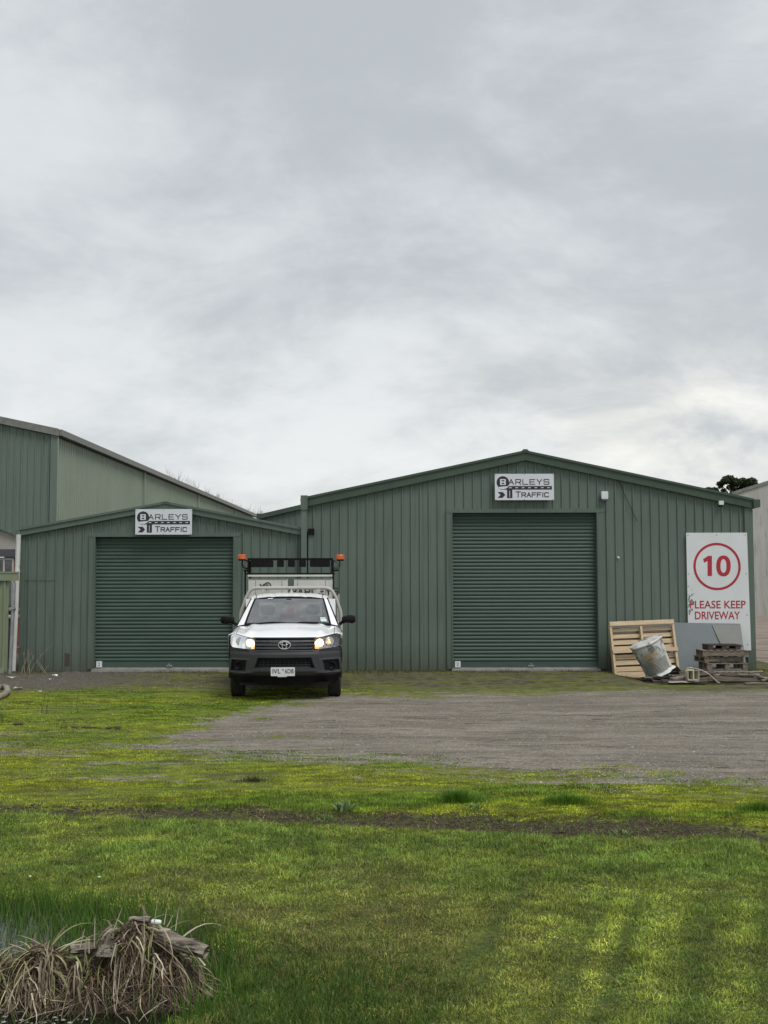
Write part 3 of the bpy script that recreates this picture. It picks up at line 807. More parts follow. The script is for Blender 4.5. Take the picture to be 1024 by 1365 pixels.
# ================================================================== SIGNS AND WALL FITTINGS
def logo_sign(label, px0, px1, py0, py1):
    y = YS - .125
    x0, z1 = P(px0, py0, y); x1, z0 = P(px1, py1, y)
    t = thing('logo_sign', label, 'sign', ((x0 + x1) / 2, y, z0), group='company logo signs over the roller doors')
    b = MB(); b.box(x0, x1, y, y + .012, z0, z1, bev=.006); b.build('board', M_LOGOB, t)
    for xx in (x0 + .1, x1 - .14): b = MB(); b.box(xx, xx + .04, y + .013, YS - .02, z0 + .03, z1 - .03); b.build('batten', M_GALV, t)
    w_, h_ = x1 - x0, z1 - z0
    X = lambda u: x0 + u * w_
    Z = lambda v_: z0 + v_ * h_
    yy = y - .003
    # black disc, B knocked out in white, white crescent below it
    b = MB(); cxx, czz, rr = X(.135), Z(.675), .237 * h_
    n = 40
    b.add([(cxx + rr * math.cos(2 * math.pi * i / n), yy, czz + rr * math.sin(2 * math.pi * i / n)) for i in range(n)], [tuple(range(n))])
    b.build('disc', M_INK, t)
    b = MB()
    # white slice cutting the lower right of the disc
    pts = [(cxx + rr * 1.02 * math.cos(a), yy - .0012, czz - .02 * h_ + rr * 1.02 * math.sin(a)) for a in np.linspace(R(-140), R(-30), 14)]
    b.add(pts, [tuple(range(len(pts)))]); b.build('disc_cutout', M_LOGOB, t)
    b = MB()
    b.add([(X(.088), yy - .0025, Z(.575)), (X(.175), yy - .0025, Z(.575)), (X(.186), yy - .0025, Z(.60)), (X(.186), yy - .0025, Z(.67)), (X(.178), yy - .0025, Z(.69)), (X(.186), yy - .0025, Z(.71)), (X(.186), yy - .0025, Z(.775)), (X(.175), yy - .0025, Z(.80)), (X(.088), yy - .0025, Z(.80))], [tuple(range(9))])
    b.build('letter', M_LOGOB, t)
    b = MB()
    for zc_ in (.615, .715): b.add([(X(.115), yy - .004, Z(zc_)), (X(.160), yy - .004, Z(zc_)), (X(.160), yy - .004, Z(zc_ + .045)), (X(.115), yy - .004, Z(zc_ + .045))], [(0, 1, 2, 3)])
    b.build('letter_counter', M_INK, t, kind='stuff')
    b = MB()
    strokes(b, 'ARLEYS', X(.235), Z(.60), .083 * w_, .185 * h_, .030 * h_, yy, gap=.44)
    strokes(b, 'TRAFFIC', X(.355), Z(.125), .062 * w_, .155 * h_, .034 * h_, yy, gap=.40, first=1.22)
    b.build('lettering', M_INK, t)
    b = MB()
    b.add([(X(.09), yy, Z(.40)), (X(.965), yy, Z(.40)), (X(.965), yy, Z(.535)), (X(.24), yy, Z(.535)), (X(.21), yy, Z(.47))], [(0, 1, 2, 3, 4)])
    b.add([(X(.205), yy, Z(.08)), (X(.295), yy, Z(.08)), (X(.295), yy, Z(.40)), (X(.205), yy, Z(.40))], [(0, 1, 2, 3)])
    b.add([(X(.045), yy, Z(.09)), (X(.13), yy, Z(.09)), (X(.175), yy, Z(.20)), (X(.13), yy, Z(.31)), (X(.045), yy, Z(.31)), (X(.095), yy, Z(.20))], [(0, 1, 2, 3, 4, 5)])
    b.build('road_emblem', M_INK, t)
    b = MB()
    for i in range(7):
        u0 = .235 + i * .108
        b.add([(X(u0), yy - .0015, Z(.455)), (X(u0 + .045), yy - .0015, Z(.455)), (X(u0 + .052), yy - .0015, Z(.485)), (X(u0 + .007), yy - .0015, Z(.485))], [(0, 1, 2, 3)])
    b.add([(X(.245), yy - .0015, Z(.12)), (X(.254), yy - .0015, Z(.12)), (X(.254), yy - .0015, Z(.36)), (X(.245), yy - .0015, Z(.36))], [(0, 1, 2, 3)])
    b.build('lane_dash', M_LOGOB, t, kind='stuff')
    b = MB()
    for u in (.02, .5, .98):
        for v_ in (.03, .97): b.tube([(X(u), yy + .002, Z(v_)), (X(u), yy - .004, Z(v_))], .008, 8)
    b.build('screw', M_GALV, t)
    return t


logo_sign('white and black logo sign over the small shed roller door', 181, 256, 678, 712)
logo_sign('white and black logo sign under the gable of the large shed', 660, 739, 632, 667)

y = YS - .06
x0, z1 = P(915, 711, y); x1, _ = P(996, 711, y); _, z0 = P(0, 868, y)
t = thing('speed_sign', 'tall white sign with red 10 in a ring, reading please keep driveway', 'sign', ((x0 + x1) / 2, y, z0))
b = MB(); b.prism([(x0, z0), (x1 + .03, z0), (x1, z1), (x0, z1)], y, y + .02); b.build('board', M_SIGN, t)
b = MB(); cxx, czz = P(956, 756, y); ro, ri = .505, .455
n = 64; vs = []
for i in range(n):
    a = 2 * math.pi * i / n
    vs += [(cxx + ro * math.cos(a), y - .003, czz + ro * math.sin(a)), (cxx + ri * math.cos(a), y - .003, czz + ri * math.sin(a))]
b.add(vs, [(2 * i, 2 * ((i + 1) % n), 2 * ((i + 1) % n) + 1, 2 * i + 1) for i in range(n)]); b.build('ring', M_RED, t)
def pt(px, py): return P(px, py, y)
def numeral(name, rings, fs):
    b = MB(); b.add([(pt(p, q)[0], y - .003, pt(p, q)[1]) for p, q in rings], fs); return b.build(name, M_RED, t)
numeral('numeral', [(944.3, 741.8), (949.2, 741.8), (949.2, 768.6), (943.4, 768.6), (943.4, 748.6), (938.8, 750.9), (937.6, 746.0)], [(0, 1, 2, 3, 4), (0, 4, 5, 6)])
n = 40
rg = [(964.6 + 9.6 * math.copysign(abs(math.cos(q)) ** .85, math.cos(q)), 755.3 + 13.9 * math.copysign(abs(math.sin(q)) ** .9, math.sin(q))) for q in np.linspace(0, 2 * math.pi, n, endpoint=False)]
ri_ = [(964.6 + 4.0 * math.cos(q), 755.3 + 9.2 * math.copysign(abs(math.sin(q)) ** .8, math.sin(q))) for q in np.linspace(0, 2 * math.pi, n, endpoint=False)]
numeral('numeral', rg + ri_, [(i, (i + 1) % n, (i + 1) % n + n, i + n) for i in range(n)])
a_, c_ = pt(919.5, 812), pt(994, 801.5); text_mesh('lettering', 'PLEASE KEEP', a_[0], c_[0], a_[1], c_[1], y - .003, M_RED, t, bold=.012)
a_, c_ = pt(926.5, 826.5), pt(986.5, 816); text_mesh('lettering', 'DRIVEWAY', a_[0], c_[0], a_[1], c_[1], y - .003, M_RED, t, bold=.012)
# flaked paint at the left edge
b = MB()
for i in range(34):
    px = 915.5 + abs(random.gauss(0, 4.2)); py = random.gauss(806, 10)
    a_ = pt(px, py); s_ = random.uniform(.010, .034)
    if a_[0] - s_ < x0: continue
    n = 6; vs = [(a_[0] + s_ * random.uniform(.4, 1) * math.cos(q * 1.047), y - .0045 - i * 2e-5, a_[1] + s_ * random.uniform(.5, 1.3) * math.sin(q * 1.047)) for q in range(n)]
    b.add(vs, [tuple(range(n))])
b.build('flaked_paint', mat('bare_board', (.16, .17, .16), (.24, .25, .23), 20, .8), t)
b = MB()
for (u, v_) in ((.03, .02), (.5, .02), (.97, .02), (.97, .35), (.97, .7), (.97, .95), (.03, .35)):
    xx = x0 + (x1 - x0) * u; zz = z1 - (z1 - z0) * v_; b.tube([(xx, y, zz), (xx, y - .006, zz)], .012, 8)
b.build('screw', M_GALV, t)

# alarm box, floodlight sensor, loose cable
x0, z1 = P(802, 655.5, YS - .1); x1, z0 = P(811, 667.5, YS - .1)
t = thing('alarm_box', 'white alarm box high beside the large roller door', 'alarm', ((x0 + x1) / 2, YS - .03, z0))
b = MB(); b.box(x0, x1, YS - .12, YS - .03, z0 + .03, z1, bev=.015); b.build('cover', M_SIGN, t)
b = MB(); b.box(x0 + .012, x1 - .012, YS - .11, YS - .03, z0, z0 + .03); b.build('strobe', mat('blue_lens', (.10, .16, .25), (.14, .2, .3), 9, .3), t)
x0, z1 = P(958.5, 668.5, YS - .1); x1, z0 = P(965, 674.5, YS - .1)
t = thing('security_sensor', 'small white security sensor under the right eave', 'sensor', ((x0 + x1) / 2, YS - .03, z0))
b = MB(); b.box(x0, x1, YS - .12, YS - .05, z0 + .01, z1, bev=.01); b.build('housing', M_SIGN, t)
b = MB(); b.box(x0 + .02, x1 - .02, YS - .1, YS - .03, z0 - .02, z0 + .01); b.build('bracket', M_BLACK, t)
c = []
for s_ in np.linspace(0, 1, 9):
    q = P(825 + 25 * s_, 640 + 55 * s_ + 2.2 * math.sin(s_ * 3.1), YS - .06); c.append((q[0], YS - .045, q[1]))
b = MB(); b.tube(c, .006, 5); o = b.build('cable', M_BLACK); tag(o, 'thin dark cable hanging slantwise on the large shed wall', 'cable')
b = MB(); q = P(825, 743.5, YS - .05); b.box(q[0] - .03, q[0] + .02, YS - .05, YS - .03, q[1] - .02, q[1] + .015, rot=Matrix.Rotation(.6, 3, 'Y'), org=(q[0], YS - .04, q[1])); o = b.build('tag', M_SIGN)
tag(o, 'tiny white scrap stuck on the wall right of the large door', 'scrap')

# ================================================================== FENCE AT THE LEFT
YF = 23.6
t = thing('fence', 'sage green steel fence panel with a grey post at the left edge', 'fence', (P(5, 0, YF)[0], YF, 0))
xr = P(17.5, 0, YF)[0]; xl = xr - 3.4
zt = P(0, 771, YF)[1]
for i in range(4):
    a1 = xr - .09 - i * .8
    rib_sheet('panel', a1 - .79, a1, lambda u: .03, lambda u: zt, lambda u, n_, z: (u, YF - n_, z), M_FENCE, t, pitch=.13, h=.03, wb=.06, wt=.035)
b = MB(); b.box(xl - .5, P(24.5, 0, YF)[0], YF - .055, YF - .001, P(0, 773, YF)[1], P(0, 761, YF)[1]); b.box(xl - .5, P(24.5, 0, YF)[0], YF - .066, YF - .056, P(0, 763, YF)[1], P(0, 761, YF)[1]); b.build('rail', M_FENCE, t)
b = MB(); b.box(xl - .5, xr - .15, YF - .05, YF + .03, 0, .1); b.build('rail', M_FENCE, t)
p0, p1 = P(19.5, 776, YF), P(13.5, 893, YF)
b = MB(); b.tube([(p0[0], YF - .02, p0[1]), (p1[0], YF - .02, -.05)], .035, 10); b.build('post', M_GALV, t, smooth='auto')
b = MB(); q = P(17, 812, YF); b.box(q[0] - .06, q[0] + .06, YF - .06, YF + .02, q[1] - .02, q[1] + .06, bev=.02); b.tube([(q[0] - .04, YF - .07, q[1]), (q[0] + .07, YF - .07, q[1] + .03)], .012, 6); b.build('latch', M_GALV, t)
t = thing('water_meter', 'white plastic pipes crossing behind the downpipe at the left', 'pipe', (P(22, 0, 25.5)[0], 25.5, 0))
q = P(22, 822, 25.5); b = MB(); b.tube([(q[0] - .25, 25.5, q[1]), (q[0] + .2, 25.5, q[1])], .06, 10); b.build('pipe', M_WHITE_PIPE, t, smooth='auto')
q2 = P(22, 812, 25.5); b = MB(); b.tube([(q2[0] - .1, 25.5, q2[1]), (q2[0] + .2, 25.5, q2[1])], .03, 10); b.build('pipe', M_WHITE_PIPE, t, smooth='auto')
b = MB(); b.tube([(q[0] - .18, 25.5, q[1]), (q[0] - .18, 25.5, -.02)], .04, 8); b.build('riser', M_GALV, t, smooth='auto')

# ================================================================== THE UTE
T = thing('utility_truck', 'white cab chassis ute with lit headlights, roof frame and amber beacons', 'ute', (-1.545, 17.5, 0), .047, local=True)





def lean(z):
    return float(np.interp(z, [.25, .40, .46, .72, .80, .90, 1.0, 1.06], [.12, .035, 0, .0, .03, .045, .08, .15]))


def F(x, z):
    t = abs(x) / .9
    return .05 + .47 * t ** 3.0 + lean(z)


def patch(name, x0, x1, top, bot, off, m, parent=T, nx=18, nz=6, thick=.03, mirror=False, label=None, smooth=True):
    """a panel following the nose: top and bot are (x, z) polylines"""
    objs = []
    for sg in ((1, -1) if mirror else (1,)):
        b = MB()
        tx, tz = zip(*top); bx, bz = zip(*bot)
        def fn(u, v_, o=off):
            x = lerp(x0, x1, u); zt_ = np.interp(x, tx, tz); zb_ = np.interp(x, bx, bz); z = lerp(zb_, zt_, v_)
            return (sg * x, F(x, z) - o, z)
        b.grid(fn, nx, nz)
        # rim back into the body
        ring = [(i / nx, 0) for i in range(nx)] + [(1, j / nz) for j in range(nz)] + [(1 - i / nx, 1) for i in range(nx)] + [(0, 1 - j / nz) for j in range(nz)]
        a = [fn(u, v_) for u, v_ in ring]; c = [(p[0], p[1] + thick, p[2]) for p in a]
        n = len(a)
        b.add(a + c, [(i, (i + 1) % n, (i + 1) % n + n, i + n) for i in range(n)])
        objs.append(b.build(name, m, parent, smooth='auto' if smooth else False, label=label))
    return objs[0] if len(objs) == 1 else objs


def sd_box(x, z, cx_, cz_, hx, hz, slant=0):
    """signed distance-like value, positive inside a slanted box"""
    hx2 = hx + slant * (cz_ - z)
    return min(hx2 - abs(x - cx_), hz - abs(z - cz_))


# ---- bumper with recessed intake and fog lamp pockets
def bump_y(x, z):
    ax_ = abs(x)
    d = .0
    g = sd_box(x, z, 0, .585, .44, .085, .35)
    d += .085 * float(sstep(g, -.004, .022))
    fz = .535; hx = .135
    g2 = min(hx - abs(ax_ - (.725 + (z - fz) * -.15)), .098 - abs(z - fz), )
    d += .060 * float(sstep(g2, -.004, .028))
    # diagonal fold running from the lamp to the intake and the lip at the foot
    d -= .022 * math.exp(-((z - (.43 + .0 * ax_)) / .022) ** 2) * float(sstep(ax_, .42, .56))
    fold = z - (.74 - (ax_ - .36) * -.0)
    d += .02 * float(sstep(ax_ - .55 - (.7 - z) * .1, -.02, .04)) * float(sstep(z, .62, .66)) * float(sstep(.80 - z, .0, .04))
    if z < .41: d += .035 * float(sstep(.41 - z, 0, .03))
    return F(x, z) + d


b = MB()
zt_b = lambda x: float(np.interp(abs(x), [0, .44, .52, .86, .9], [.775, .78, .795, .815, .82]))
xs_half = lambda z: float(np.interp(z, [.27, .40, .6, .82], [.80, .885, .90, .895]))
def fnb(u, v_):
    xx = (u * 2 - 1)
    z = .385 + (zt_b(xx * .9) - .385) * v_
    x = xx * xs_half(z)
    return (x, bump_y(x, z), z)
b.grid(fnb, 170, 46)
bumper = b.build('bumper', M_BUMP, T, smooth='auto')
# dark returns of the bumper sides towards the wheels
b = MB()
for sg in (-1, 1):
    b.grid(lambda u, v_: (sg * lerp(xs_half(lerp(.385, .82, v_)), .86, u), lerp(F(.895, lerp(.385, .82, v_)), .62, u), lerp(.385, .82, v_)), 3, 8)
q = b.build('corner_return', M_BUMP, bumper, smooth='auto')
# black lower valance, plus a black sheet painting the intake recess dark
b = MB()
b.grid(lambda u, v_: ((u * 2 - 1) * lerp(.80, .875, v_), F((u * 2 - 1) * .875, .40) + .035 + .05 * (1 - v_), lerp(.245, .40, v_)), 30, 4)
b.grid(lambda u, v_: ((u * 2 - 1) * lerp(.478, .425, v_), F((u * 2 - 1) * .45, .585) + .079, lerp(.505, .665, v_)), 24, 2)
b.box(-.70, .70, .22, .75, .24, .28); b.build('valance_intake_backing', M_BLACK, T)
b = MB()
for i in range(4):
    z = .525 + i * .034
    w_ = .40 + (.64 - z) * .35
    b.grid(lambda u, v_: ((u * 2 - 1) * w_, F((u * 2 - 1) * w_, z) + .065 + .012 * v_, z + (v_ - .5) * .012), 20, 1)
for i in range(13):
    x = -.39 + i * .065; b.box(x - .003, x + .003, F(x, .6) + .070, F(x, .6) + .078, .505, .665)
b.build('lower_grille', M_BUMP, T)
for sg in (-1, 1):
    b = MB(); fy = F(.725, .53) + .035
    mx = Matrix.Translation((sg * .735, fy, .535)) @ Matrix.Rotation(R(90), 4, 'X') @ Matrix.Rotation(R(0), 4, 'Z')
    b.lathe([(.062, -.02), (.066, .012), (.056, .016), (.050, .004), (.046, .0), (.020, -.008), (.001, -.008)], 24, mx)
    b.grid(lambda u, v_: (sg * lerp(.612, .850, u), F(lerp(.612, .850, u), .535) + .054, lerp(.452, .618, v_)), 8, 3)  # black panel over the pocket floor, painting the recess dark
    fl = b.build('fog_lamp_blank', M_BLACK, T, smooth='auto')

# ---- upper grille
gt = [(-.49, .965), (-.44, .972), (.44, .972), (.49, .965)]
gb = [(-.49, .80), (-.42, .785), (.42, .785), (.49, .80)]
patch('grille_backing', -.47, .47, gt, gb, -.035, M_BLACK, nx=24, nz=2)
patch('grille_rim', -.49, .49, [(-.49, .985), (.49, .985)], [(-.49, .966), (-.44, .970), (.44, .970), (.49, .966)], .012, M_BUMP, nx=24, nz=2, thick=.04)
M_BAR = mat('grille_bar_dark_chrome', (.05, .05, .053), (.07, .07, .074), 20, .4, metal=.4)
for i, (z, hh) in enumerate(((.925, .020), (.873, .022), (.822, .020))):
    e = .475 - .012 * i
    patch('grille_bar', -e, e, [(-e, z + hh * .8), (0, z + hh), (e, z + hh * .8)], [(-e, z - hh * .6), (0, z - hh), (e, z - hh * .6)], .006 + .004 * i, M_BAR, nx=24, nz=3, thick=.04)
patch('grille_rim', -.46, .46, [(-.46, .797), (-.42, .789), (.42, .789), (.46, .797)], [(-.46, .772), (.46, .772)], .010, M_BUMP, nx=24, nz=2, thick=.04)
# badge: interlocked rings
def ring(b, cx_, cz_, rx, rz, r, y, n=28):
    pts = [(cx_ + rx * math.cos(2 * math.pi * i / n), y, cz_ + rz * math.sin(2 * math.pi * i / n)) for i in range(n)]
    vs = []
    for i in range(n):
        p = Vector(pts[i]); tdir = (Vector(pts[(i + 1) % n]) - Vector(pts[i - 1])).normalized(); nn_ = tdir.cross(Vector((0, 1, 0)))
        for j in range(6):
            a = 2 * math.pi * j / 6; vs.append(p + nn_ * math.cos(a) * r + Vector((0, 1, 0)) * math.sin(a) * r * .8)
    b.add(vs, [(i * 6 + j, i * 6 + (j + 1) % 6, ((i + 1) % n) * 6 + (j + 1) % 6, ((i + 1) % n) * 6 + j) for i in range(n) for j in range(6)])
b = MB(); yb = F(0, .87) - .03
ring(b, 0, .868, .092, .062, .0085, yb); ring(b, 0, .868, .035, .056, .0075, yb); ring(b, 0, .893, .062, .026, .0075, yb)
badge = b.build('badge', M_CHROME, T, smooth='auto')
b = MB(); n = 28; b.add([(0 + .09 * math.cos(2 * math.pi * i / n), yb + .008, .868 + .06 * math.sin(2 * math.pi * i / n)) for i in range(n)], [tuple(range(n))]); b.build('badge_backing', M_BLACK, badge)

# ---- headlamps
HT = [(.455, .965), (.60, .985), (.77, 1.022), (.83, 1.025), (.872, .995)]
HB = [(.455, .825), (.50, .797), (.84, .822), (.872, .87)]
for sg in (-1, 1):
    hx = lambda pts: [(x, z) for x, z in pts]
    def mp(name, x0, x1, top, bot, off, m, parent, nx=14, nz=6, thick=.02):
        b = MB(); tx, tz = zip(*top); bx, bz = zip(*bot)
        def fn(u, v_):
            x = lerp(x0, x1, u); z = lerp(np.interp(x, bx, bz), np.interp(x, tx, tz), v_)
            return (sg * x, F(x, z) - off, z)
        b.grid(fn, nx, nz)
        rg = [(i / nx, 0) for i in range(nx)] + [(1, j / nz) for j in range(nz)] + [(1 - i / nx, 1) for i in range(nx)] + [(0, 1 - j / nz) for j in range(nz)]
        a = [fn(u, v_) for u, v_ in rg]; c = [(p[0], p[1] + thick, p[2]) for p in a]; n = len(a)
        b.add(a + c, [(i, (i + 1) % n, (i + 1) % n + n, i + n) for i in range(n)])
        return b.build(name, m, parent, smooth='auto')
    hl = mp('headlight', .457, .870, HT, HB, -.075, M_HOUSING, T)
    mp('surround', .452, .876, [(x, z + .008) for x, z in HT], [(x, z + .0) for x, z in HT], .004, M_BLACK, hl, nx=20, nz=1, thick=.06)
    mp('lens', .457, .872, HT, HB, .006, M_LENS, hl, nx=20, nz=8, thick=.05)
    # inner lit lamp with its bowl, outer bowl, amber corner
    for (cx_, cz_, r_, lit) in ((.545, .893, .060, True), (.70, .915, .070, False)):
        yy = F(cx_, cz_) + .035
        mx = Matrix.Translation((sg * cx_, yy, cz_)) @ Matrix.Rotation(R(90), 4, 'X')
        b = MB(); b.lathe([(r_, .03), (r_ * .93, .03), (r_ * .75, -.0), (r_ * .4, -.03), (.001, -.035)], 22, mx)
        b.build('reflector', M_CHROME, hl, smooth='auto')
        b = MB(); rr = .062 if lit else .020
        b.lathe([(.001, rr * .6), (rr * .6, rr * .45), (rr, 0), (rr * .6, -rr * .4), (.001, -rr * .5)], 16, Matrix.Translation((sg * cx_, yy - .012, cz_)) @ Matrix.Rotation(R(90), 4, 'X'))
        b.build('bulb', M_LAMP if lit else M_HOUSING, hl, smooth='auto')
    b = MB(); yy = F(.52, .83) + .02; b.box(sg * .49 - .03, sg * .49 + .045 * 1, yy, yy + .02, .803, .838, bev=.01)
    b.build('indicator', M_AMBL, hl)
    b = MB()
    for i in range(5):
        x = .62 + i * .045; b.box(sg * x - .003, sg * x + .003, F(x, .85) + .02, F(x, .85) + .05, .835 + .002 * i, .86 + .006 * i)
    b.build('reflector_rib', M_CHROME, hl)

# ---- bonnet and wings
def zfront(x):
    return float(np.interp(abs(x), [0, .44, .60, .77, .86, .90], [.985, .985, .998, 1.034, 1.035, 1.02]))
def yback(x): return 1.20 + .16 * (abs(x) / .85) ** 2
def bz(x, s):
    z0_ = zfront(x); crown = .055 * (abs(x) / .8) ** 2
    zb_ = 1.172 - crown
    z = z0_ + (zb_ - z0_) * (1 - (1 - s) ** 1.7) * 1.0
    z += .018 * math.exp(-((abs(x) - .56) / .07) ** 2) * float(sstep(s, 0, .3))        # raised crease each side
    z -= .012 * math.exp(-((abs(x) - .66) / .05) ** 2) * float(sstep(s, 0, .3))
    roll = max(0, (abs(x) - .80) / .10)
    z -= .075 * roll ** 2 * float(sstep(s, -.1, .5))
    if s < .04: z -= .012 * (1 - s / .04)
    return z
def bpt(x, s):
    y0_ = F(x, zfront(x)) - .012 * (abs(x) < 2)
    return (x, lerp(y0_, yback(x), s), bz(x, s))
b = MB(); b.grid(lambda u, v_: bpt((u * 2 - 1) * .775, v_ ** 1.3), 50, 26)
bonnet = b.build('bonnet', M_PAINT, T, smooth='auto')
for sg in (-1, 1):
    b = MB(); b.grid(lambda u, v_: bpt(sg * lerp(.782, .905, u), v_ ** 1.3), 10, 22)
    # side of the wing with its wheel arch
    def ws(u, v_):
        y = lerp(.50, 1.38, u)
        top = bz(.905, float(np.clip((y - .5) / .8, 0, 1))) + .004
        dy = y - .93; arch = .47
        bot = .40
        if abs(dy) < arch - .06: bot = max(bot, .335 + math.sqrt((arch - .06) ** 2 - dy ** 2) * 1.0)
        z = lerp(bot, top, v_)
        return (sg * (.905 - .03 * (abs(z - .78) / .3) ** 2 * (z < .78) - (.0)), y, z)
    b.grid(ws, 34, 8)
    wing = b.build('wing', M_PAINT, T, smooth='auto')
    # arch liner
    b = MB()
    b.grid(lambda u, v_: (sg * lerp(.60, .895, v_), .93 + .425 * math.cos(math.pi * u), .33 + .425 * math.sin(math.pi * u)), 18, 1)
    b.grid(lambda u, v_: (sg * .60, .93 + .425 * v_ * math.cos(math.pi * u), .33 + .425 * v_ * math.sin(math.pi * u)), 18, 1)
    b.build('arch_liner', M_BLACK, T)
# nose skirt behind the lamps so nothing shows through
b = MB(); b.grid(lambda u, v_: ((u * 2 - 1) * .86, F((u * 2 - 1) * .86, .9) + .10, lerp(.5, .98, v_)), 30, 3); b.box(-.6, .6, .5, 1.3, .3, .95); b.build('radiator_support', M_BLACK, T)

# ---- scuttle, screen, roof, pillars
b = MB(); b.grid(lambda u, v_: ((u * 2 - 1) * .76, lerp(yback((u * 2 - 1) * .76) + .005, 1.33 + .13 * (u * 2 - 1) ** 2, v_), lerp(bz((u * 2 - 1) * .76, 1) - .015, 1.165 - .03 * (u * 2 - 1) ** 2, v_)), 24, 2)
b.build('scuttle', M_BLACK, T)
def scr(u, v_, e=0.0):
    x = (u * 2 - 1) * lerp(.728, .600, v_)
    q = (u * 2 - 1) ** 2
    return (x, lerp(1.27 + .14 * q, 2.00 + .05 * q, v_) - e, lerp(1.158 - .012 * q, 1.592 - .018 * q, v_) + .03 * math.sin(math.pi * v_) * .5 + e * .6)
b = MB(); b.grid(lambda u, v_: scr(u, v_), 20, 10); wsn = b.build('windscreen', M_GLASS, T, smooth='auto')
b = MB()  # black edge band
for (u0, u1, v0, v1) in ((0, 1, -.01, .045), (0, 1, .965, 1.01), (0, .022, .045, .965), (.978, 1, .045, .965)):
    b.grid(lambda u, v_: scr(lerp(u0, u1, u), lerp(v0, v1, v_), .004), 16, 8)
b.build('screen_seal', M_BLACK, wsn)
b = MB()
for (u0, u1, v0, v1) in ((.885, .955, .08, .17), (.885, .95, .18, .22)): b.grid(lambda u, v_: scr(lerp(u0, u1, u), lerp(v0, v1, v_), .008), 2, 2)
b.build('registration_label', mat('label_green_white', (.45, .58, .50), (.6, .66, .62), 40, .5), wsn)
b = MB(); b.grid(lambda u, v_: scr(lerp(.20, .27, u), lerp(.93, .965, v_), .008), 2, 2); b.build('label', M_SIGN, wsn)
for (xa, xb) in ((-.55, -.02), (.02, .52)):
    b = MB(); b.tube([(xa + .0, 1.25, 1.165), (lerp(xa, xb, .5), 1.285, 1.185), (xb, 1.30, 1.178)], .009, 6); b.build('wiper', M_BLACK, T)
def rf(u, v_):
    x = (u * 2 - 1); xx = x * lerp(.640, .665, math.sin(math.pi * v_) * .5 + .5)
    y = lerp(1.99 + .05 * x * x, 2.78, v_)
    z = 1.603 + .075 * math.sin(math.pi * min(v_ * .85 + .06, 1)) ** .8 - .055 * abs(x) ** 3 - .012 * (1 - v_)
    for c in (.42, .42): z -= .006 * math.exp(-((abs(x) - c) / .04) ** 2)
    return (xx, y, z)
b = MB(); b.grid(rf, 36, 16); b.build('roof', M_PAINT, T, smooth='auto')
b = MB()
for sg in (-1, 1): b.grid(lambda u, v_: (rf(.5 + sg * .435 + (u - .5) * .008, v_)[0], rf(.5 + sg * .435, v_)[1], rf(.5 + sg * .435, v_)[2] + .003), 1, 12)
b.build('roof_moulding', M_BLACK, T)
